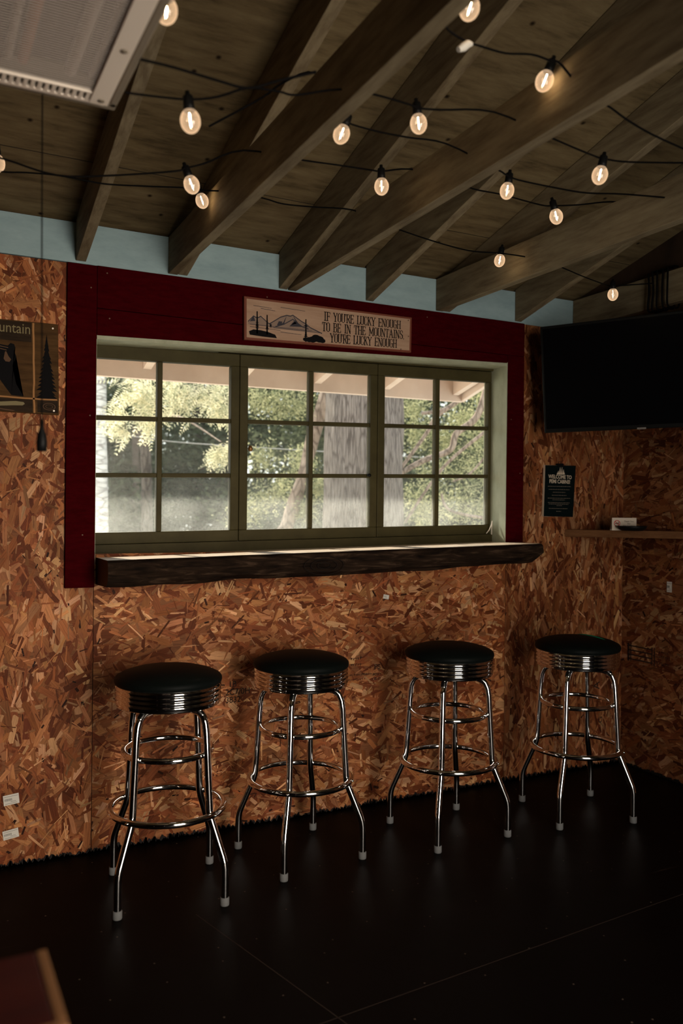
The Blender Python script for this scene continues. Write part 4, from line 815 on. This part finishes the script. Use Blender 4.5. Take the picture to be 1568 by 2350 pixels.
sticker('barcode_sticker', (1.817, -.0035, .889), (1, 0, 0), (0, 0, 1), .028, .018, 'torn white sticker on the strand board just under the log ledge', 3, -.2)
sticker('barcode_sticker', (XR - .0035, -.288, .893), (0, -1, 0), (0, 0, 1), .030, .050, 'white sticker on the side wall below the corner shelf', 4, 0)

# ------------------------------------------------------------------ heater and its pull cord
def heater():
    root = empty('patio_heater', (.17, -1.85, 2.08)); tag(root, 'infrared heater with wire grille hung under the ceiling joists', 'heater')
    off = Vector(root.location); x0, x1, y0, y1, z = -.10, .337, -2.35, -1.437, 2.08
    B = lambda mb, a, b: mb.box(Vector(a) - off, Vector(b) - off)
    mb = MB()
    for a, b in (((x1 + .012, y0, z + .012), (x1 + .030, y1 + .03, z + .085)), ((x0 - .03, y0, z + .012), (x0 - .012, y1 + .03, z + .085)), ((x0 - .03, y1 + .012, z + .012), (x1 + .03, y1 + .045, z + .085)), ((x0 - .03, y0 - .03, z + .012), (x1 + .03, y0 - .012, z + .085)), ((x0 - .03, y0 - .03, z + .072), (x1 + .03, y1 + .045, z + .085))): B(mb, a, b)
    mb.build('housing', HEATERM, root, bevel=.004)
    mb = MB(); pts = []
    for i in range(17): t = i / 16; pts.append((x0 + (x1 - x0) * t, z + .022 + .045 * math.sin(PI * ((t * 2) % 1 if t < 1 else 0)) ** .6))
    for i in range(16):
        (a, za), (b, zb) = pts[i], pts[i + 1]; mb.add([Vector(p) - off for p in ((a, y0, za), (b, y0, zb), (b, y1, zb), (a, y1, za))], [(0, 1, 2, 3)], 0, False)
    mb.build('reflector', ALU, root)
    for tx, mm, rr in ((.150, ALUB, .008), (.176, TUBEM, .011), (.262, ALUB, .012), (.30, ALUB, .006), (-.04, TUBEM, .011), (-.07, ALUB, .008)):  # real tubes, plus pale bars standing in for light reflected in the trough
        mb = MB(); mb.tube([Vector((tx, y0 + .02, z + .024)) - off, Vector((tx, y1 - .06, z + .024)) - off], rr, 12); mb.build('tube_and_glint_bar', mm, root)
    mb = MB()
    B(mb, (x1 - .030, y0, z - .002), (x1 + .006, y1, z + .010)); B(mb, (x0 - .006, y0, z - .002), (x0 + .018, y1, z + .010)); B(mb, (x0, y0 - .006, z - .002), (x1, y0 + .018, z + .010))
    B(mb, (x0, y1 - .005, z), (x1, y1 + .006, z + .008)); B(mb, (x0, y1 - .040, z), (x1, y1 - .034, z + .008))
    x = x0
    while x < x1: B(mb, (x, y1 - .036, z), (x + .0078, y1 - .003, z + .003)); x += .0128
    mb.build('grille_frame', GRILLEM, root, bevel=.001)
    mb = MB(); y = y0 + .024
    while y < y1 - .042: mb.tube([Vector((x0, y, z + .004)) - off, Vector((x1, y, z + .004)) - off], .0010, 6, caps=False); y += .0080
    mb.build('grille_wire', mat('grille_wire_steel', (0.45, 0.38, 0.33), 0.4, 0.2), root)
    for yy in (-1.66, -1.455): mb = MB(); mb.lathe([(0, -.004), (.007, -.003), (.008, .004), (0, .006)], 10, c=Vector((x1 - .010, yy, z)) - off); mb.build('screw_head', HEATERM, root)
    for yy in (-1.6, -2.2):
        for xx in (.02, .22): mb = MB(); mb.tube([Vector((xx, yy, z + .08)) - off, Vector((xx, yy, 2.60)) - off], .004, 6); mb.build('hanger', WIRE, root)
heater()
pc = empty('pull_cord', (.224, -1.397, 2.10)); tag(pc, 'thin pull cord with a black knob hanging from the heater', 'cord')
mb = MB(); mb.tube([(0, 0, 0), (.001, -.003, -.30), (.003, -.012, -.655)], .0014, 6); mb.build('cord', WIRE, pc)
mb = MB(); mb.lathe([(0, -.718), (.0095, -.718), (.0105, -.700), (.0085, -.685), (.004, -.672), (.003, -.655), (0, -.655)], 16, c=(.003, -.013, 0)); mb.build('knob', BLACK, pc)

# ------------------------------------------------------------------ red table corner near the camera
def table():
    root = empty('red_table', (-.25, -2.30, 0)); tag(root, 'red painted table top corner with a worn wooden edge, close to the camera', 'table'); off = Vector(root.location)
    x0, x1, y0, y1, z = -.70, .145, -2.275, -2.123, .75
    mb = MB(); mb.box(Vector((x0, y0, z - .03)) - off, Vector((x1 - .012, y1, z)) - off); mb.build('table_top', REDTOP, root, bevel=.003)
    mb = MB(); mb.box(Vector((x1 - .012, y0, z - .03)) - off, Vector((x1, y1, z + .0005)) - off); mb.box(Vector((x0, y0 - .012, z - .03)) - off, Vector((x1, y0, z + .0005)) - off); mb.build('edge_band', EDGEBAND, root, bevel=.002)
    for x in (x0 + .05, x1 - .06):
        mb = MB(); mb.box(Vector((x - .02, -2.215, 0)) - off, Vector((x + .02, -2.175, z - .03)) - off); mb.build('leg', REDTOP, root)
table()

# ------------------------------------------------------------------ outside: ground, trees
mb = MB(); mb.box((-30, .12, -.55), (40, 60, -.45)); tag(mb.build('ground', GROUNDM), kind='structure')
def leaves(mb, c, r, n, size, R, droop=0.0, flat=1.0):
    for _ in range(n):
        d = Vector((R.gauss(0, .5), R.gauss(0, .5), R.gauss(0, .5) * flat)); p = Vector(c) + d * r
        a = Vector((R.uniform(-1, 1), R.uniform(-1, 1), R.uniform(-.6, .6) - droop)).normalized(); b = a.cross(Vector((R.uniform(-1, 1), R.uniform(-1, 1), R.uniform(-1, 1)))).normalized()
        l = size * R.uniform(.6, 1.4); w = l * R.uniform(.28, .5)
        mb.add([p - a * l / 2, p + b * w / 2, p + a * l / 2, p - b * w / 2], [(0, 1, 2, 3)])
def sprays(mb, c, r, n, R, L=.16):      # drooping needle sprays
    for _ in range(n):
        p = Vector(c) + Vector((R.gauss(0, .5), R.gauss(0, .5), R.gauss(0, .45))) * r * 1.1
        d = Vector((R.uniform(-1, .35), R.uniform(-1, 1), R.uniform(-1.5, -.1))).normalized(); s = d.cross(Vector((R.uniform(-.4, .4), R.uniform(-1, -.4), R.uniform(-.3, .6)))).normalized()
        l = L * R.uniform(.5, 1.2)
        for k in range(7):
            q = p + d * l * k / 7; h = l * .34 * (1 - k / 8)
            for sg in (-1, 1): e = (s * sg + d * .7).normalized() * h; w = d * .0065; mb.add([q, q + e * .5 + w, q + e, q + e * .5 - w], [(0, 1, 2, 3)])
def trunk(name, pts, rads, m, parent, seg=8, n=28, amp=.12):
    sp = spline(pts, seg); k = len(sp); rr = []
    for i in range(k): t = i / (k - 1) * (len(rads) - 1); j = min(int(t), len(rads) - 2); rr.append(rads[j] + (rads[j + 1] - rads[j]) * (t - j))
    mb = MB(); mb.tube(sp, rr, n)
    mb.v = [tuple(Vector(v) + Vector((noise.noise(Vector((v[0] * 9, v[1] * 9, v[2] * 2.2))), noise.noise(Vector((v[1] * 9, v[0] * 9, v[2] * 2.2 + 7))), 0)) * amp * max(rads)) for v in mb.v]
    return mb.build(name, m, parent)
R = random.Random(31)
pine = empty('pine_tree', (2.95, 2.29, -.45)); tag(pine, 'thick grey barked pine trunk close outside the window', 'tree'); o = Vector(pine.location)
trunk('trunk', [Vector(p) - o for p in ((2.965, 2.285, -.5), (2.9626, 2.2827, 1.0), (2.9522, 2.2905, 1.65), (2.956, 2.291, 2.3), (2.96, 2.3, 6.0))], [.36, .292, .286, .282, .24], PINEBARK, pine, 14, 48, .07)
mb = MB(); 
for k in range(14): leaves(mb, Vector((R.uniform(-1.6, 1.6), R.uniform(-1.2, 1.4), R.uniform(5.2, 7.5))), .8, 160, .10, R)
mb.build('foliage', LEAFMID, pine)
lean = empty('leaning_tree', (2.68, 3.21, -.45)); tag(lean, 'slim brown trunk leaning toward the thick pine outside the window', 'tree'); o = Vector(lean.location)
trunk('trunk', [Vector(p) - o for p in ((2.55, 3.25, -.5), (2.693, 3.2055, .94), (2.733, 3.186, 1.12), (2.832, 3.137, 1.478), (2.885, 3.111, 1.70), (2.934, 3.087, 1.918), (3.018, 3.045, 2.205), (3.14, 2.98, 2.6), (3.3, 2.95, 4.2))], [.075, .06, .056, .054, .05, .055, .06, .05, .03], BROWNBARK, lean, 8, 18, .15)
mb = MB(); 
for (x, y, z, r) in [[2.5454, 3.3978, 2.1656, 0.145], [2.7071, 3.3153, 2.1312, 0.145], [2.8684, 3.233, 2.133, 0.145], [2.6918, 3.6581, 1.7131, 0.144], [2.862, 3.5703, 1.4506, 0.151], [2.995, 3.5034, 1.6788, 0.136], [2.6945, 3.6552, 1.3354, 0.151], [2.8655, 3.1188, 1.2642, 0.114], [2.9756, 3.0634, 1.4439, 0.093], [2.5607, 3.7229, 1.2205, 0.136]]: leaves(mb, Vector((x, y, z)) - o, r, 700, .027, R, .2)
for k in range(8): leaves(mb, Vector((3.3 + R.uniform(-.8, .8), 3.0 + R.uniform(-.5, .5), R.uniform(3.6, 5))) - o, .6, 120, .10, R)
mb.build('foliage', LEAFLIGHT, lean)
birch = empty('birch_tree', (1.49, 4.49, -.45)); tag(birch, 'pale birch trunk seen through the window beside the maroon casing', 'tree'); o = Vector(birch.location)
trunk('trunk', [Vector(p) - o for p in ((1.47, 4.5, -.5), (1.486, 4.493, .74), (1.489, 4.494, 1.32), (1.471, 4.505, 1.9), (1.473, 4.506, 2.49), (1.44, 4.5, 4.5))], [.085, .075, .072, .068, .062, .04], BIRCHBARK, birch, 8, 20, .10)
mb = MB()
for k in range(10): leaves(mb, Vector((1.44 + R.uniform(-.9, .9), 4.5 + R.uniform(-.7, .7), R.uniform(2.9, 5.0))) - o, .6, 130, .09, R)
mb.build('foliage', LEAFMID, birch)
hem = empty('hemlock_tree', (2.2, 5.8, -.45)); tag(hem, 'hemlock with pale drooping boughs before the first window columns', 'tree'); o = Vector(hem.location)
trunk('trunk', [Vector(p) - o for p in ((2.25, 5.79, -.5), (2.2385, 5.79, .83), (2.225, 5.80, 1.57), (2.193, 5.82, 2.5), (2.17, 5.84, 5.0))], [.075, .062, .058, .055, .04], DIMBARK, hem, 8, 16, .12)
mb = MB()
for (x, y, z, r) in [[1.4245, 3.0711, 2.1827, 0.109], [1.5534, 3.0053, 2.1521, 0.128], [1.7104, 2.9255, 2.1859, 0.135], [1.7684, 2.8955, 2.0743, 0.09], [1.9395, 2.8086, 2.1404, 0.135], [2.0398, 2.7573, 2.1094, 0.122], [1.5114, 3.0263, 2.0393, 0.096], [1.3403, 3.1132, 1.9732, 0.071], [2.0551, 2.7489, 1.9652, 0.083], [2.0968, 3.0633, 1.6952, 0.074], [2.1865, 3.0178, 1.7299, 0.074], [1.3698, 3.0977, 1.8452, 0.045], [1.5696, 2.9961, 1.8956, 0.051]]: sprays(mb, Vector((x, y, z)) - o, r, int(10 + r * 170), R, .19)
for k in range(10): sprays(mb, Vector((2.0 + R.uniform(-1, .8), 4.2 + R.uniform(-1.2, 1.2), R.uniform(2.9, 4.4))) - o, .4, 40, R, .22)
mb.build('foliage', LEAFPALE, hem)
mb = MB()
for a, b in (((2.18, 5.8, 2.7), (1.45, 3.05, 2.25)), ((2.18, 5.8, 2.9), (1.9, 2.85, 2.24)), ((2.2, 5.8, 2.2), (2.1, 3.0, 1.78))):
    A, B = Vector(a) - o, Vector(b) - o; mb.tube(spline([A, A * .5 + B * .5 + Vector((0, 0, .12)), B], 6), [.02 - .0013 * i for i in range(13)], 7)
mb.build('bough', BROWNBARK, hem)
bt = empty('branchy_tree', (4.3, 1.9, -.45)); tag(bt, 'leafy tree with many bare slanting branches beyond the pine', 'tree'); o = Vector(bt.location)
trunk('trunk', [Vector(p) - o for p in ((4.35, 1.85, -.5), (4.3, 1.9, 1.0), (4.25, 1.93, 2.4), (4.2, 2.0, 4.5))], [.10, .085, .07, .04], BROWNBARK, bt, 8, 16, .12)
for br, r0 in zip([[[3.1877, 2.3943, 1.4629], [3.3197, 2.3273, 1.5605], [3.4666, 2.2528, 1.6515], [3.6372, 2.1662, 1.7297], [3.6806, 2.1446, 1.856], [3.8154, 2.0764, 1.9834], [3.8932, 2.0378, 2.2393], [3.9766, 1.9965, 2.5383]], [[3.4434, 2.2661, 2.0057], [3.5878, 2.1926, 2.0338], [3.7023, 2.1346, 2.1113], [3.7898, 2.0905, 2.2514], [3.9473, 2.0113, 2.5049]], [[3.2611, 2.357, 1.5035], [3.3223, 2.3262, 1.6102], [3.477, 2.2484, 1.8537], [3.5439, 2.2148, 1.9803], [3.7023, 2.1346, 2.1113]], [[3.5806, 2.1937, 1.3978], [3.6406, 2.1627, 1.2726], [3.9007, 2.0299, 1.2126], [4.0749, 1.941, 1.198]], [[3.6596, 2.1538, 1.4914], [3.7743, 2.0957, 1.5523], [3.8971, 2.0337, 1.7061], [4.0697, 1.9465, 1.9101]], [[3.3373, 2.3168, 1.1731], [3.4684, 2.2509, 1.4065], [3.629, 2.17, 1.6401], [3.8957, 2.0351, 1.8915]]], (.030, .020, .018, .014, .010, .014)):
    mb = MB(); sp = spline([Vector(p) - o for p in br], 6); mb.tube(sp, [r0 * (.65 + .35 * i / len(sp)) for i in range(len(sp))], 9); mb.build('branch', BROWNBARK, bt)
mb = MB()
for (x, y, z, r) in [[3.8138, 2.9757, 2.13, 0.134], [3.8486, 2.9571, 1.9069, 0.149], [3.9836, 2.8871, 1.6103, 0.186], [4.2492, 2.7518, 1.6133, 0.186], [4.3134, 2.7202, 1.9121, 0.186], [4.1795, 2.7891, 2.0596, 0.149], [4.3439, 2.7062, 2.2851, 0.149], [3.7457, 2.7828, 1.3459, 0.167], [3.7754, 2.3186, 1.3104, 0.171], [3.9582, 2.2253, 1.2783, 0.171], [4.1091, 2.1491, 1.4508, 0.137], [4.0481, 2.8553, 1.8718, 0.134], [3.8113, 2.7488, 1.2017, 0.145]]: leaves(mb, Vector((x, y, z)) - o, r, int(300 + r * 3200), .027, R, .3)
for k in range(10): leaves(mb, Vector((4.3 + R.uniform(-.9, .9), 2.4 + R.uniform(-.8, .8), R.uniform(2.9, 4.6))) - o, .6, 130, .10, R)
mb.build('foliage', LEAFLIGHT, bt)
# the wood behind
spots = [(1.0, 9.2), (2.6, 8.0), (3.9, 9.6), (5.2, 8.3), (6.5, 9.4), (5.4, 6.0), (7.4, 7.4), (8.9, 8.9), (9.6, 6.8), (6.9, 4.6), (-.4, 10.4), (3.2, 12.0), (6.0, 12.4), (9.0, 12.2), (11.8, 9.6), (4.6, 5.6), (8.6, 4.4), (1.9, 10.6), (4.8, 10.6), (7.6, 10.4), (10.6, 11.6), (.3, 12.4), (7.8, 13.6), (10.6, 8.2), (1.4, 13.4), (2.5, 14.8), (3.8, 13.8), (-1.2, 12.4), (5.6, 14.8)]
WHERE = ['behind the birch trunk', 'behind the hemlock trunk', 'behind the hemlock boughs', 'behind the leaning trunk', 'behind the pine', 'just behind the pine', 'behind the slanting branches', 'far behind the slanting branches', 'behind the leafy branches', 'close behind the leafy branches', 'far beyond the birch', 'far beyond the hemlock', 'far beyond the pine', 'far beyond the branches', 'at the far side of the wood', 'between the leaning trunk and the pine', 'beside the branchy tree', 'deep in the wood past the hemlock trunk', 'deep in the wood past the leaning trunk', 'deep in the wood past the pine', 'deep in the wood past the branchy tree', 'at the back of the wood past the birch', 'at the back of the wood past the branches', 'at the outer side of the branchy tree', 'farthest back past the birch', 'farthest back past the hemlock', 'farthest back past the leaning trunk', 'at the very edge past the birch', 'farthest back past the pine']
for i, ((x, y), wh) in enumerate(zip(spots, WHERE)):
    t = empty('forest_tree', (x, y, -.45)); dark = R.random() < .5
    tag(t, ('dark green' if dark else 'mid green') + ' woodland tree ' + wh + ' outside', 'tree', 'woodland trees outside')
    trunk('trunk', [(0, 0, -.05), (R.uniform(-.1, .1), 0, 2.0), (R.uniform(-.2, .2), R.uniform(-.1, .1), 5.0)], [.11, .085, .05], DIMBARK, t, 5, 12, .1)
    mb = MB()
    for k in range(40):
        z = .15 + 4.6 * R.random() ** 1.2; rr = 1.45 * (1 - .11 * z)
        leaves(mb, (R.gauss(0, .62) * rr, R.gauss(0, .62) * rr, z), .46, 270, .060 + .0048 * y, R, .2, .7)
    mb.build('foliage', LEAFDARK if dark else LEAFMID, t)
mb = MB(); mb.tube(spline([(-3.0, 7.9, 2.5), (1.3685, 5.68, 2.05), (1.702, 5.51, 2.011), (2.0746, 5.32, 1.976), (2.545, 5.08, 1.92), (4.6, 4.0, 1.8)], 5), .004, 6)
tag(mb.build('power_line', mat('weathered_wire', (.45, .42, .38), .6)), 'thin pale wire strung between the trees outside the window', 'wire')
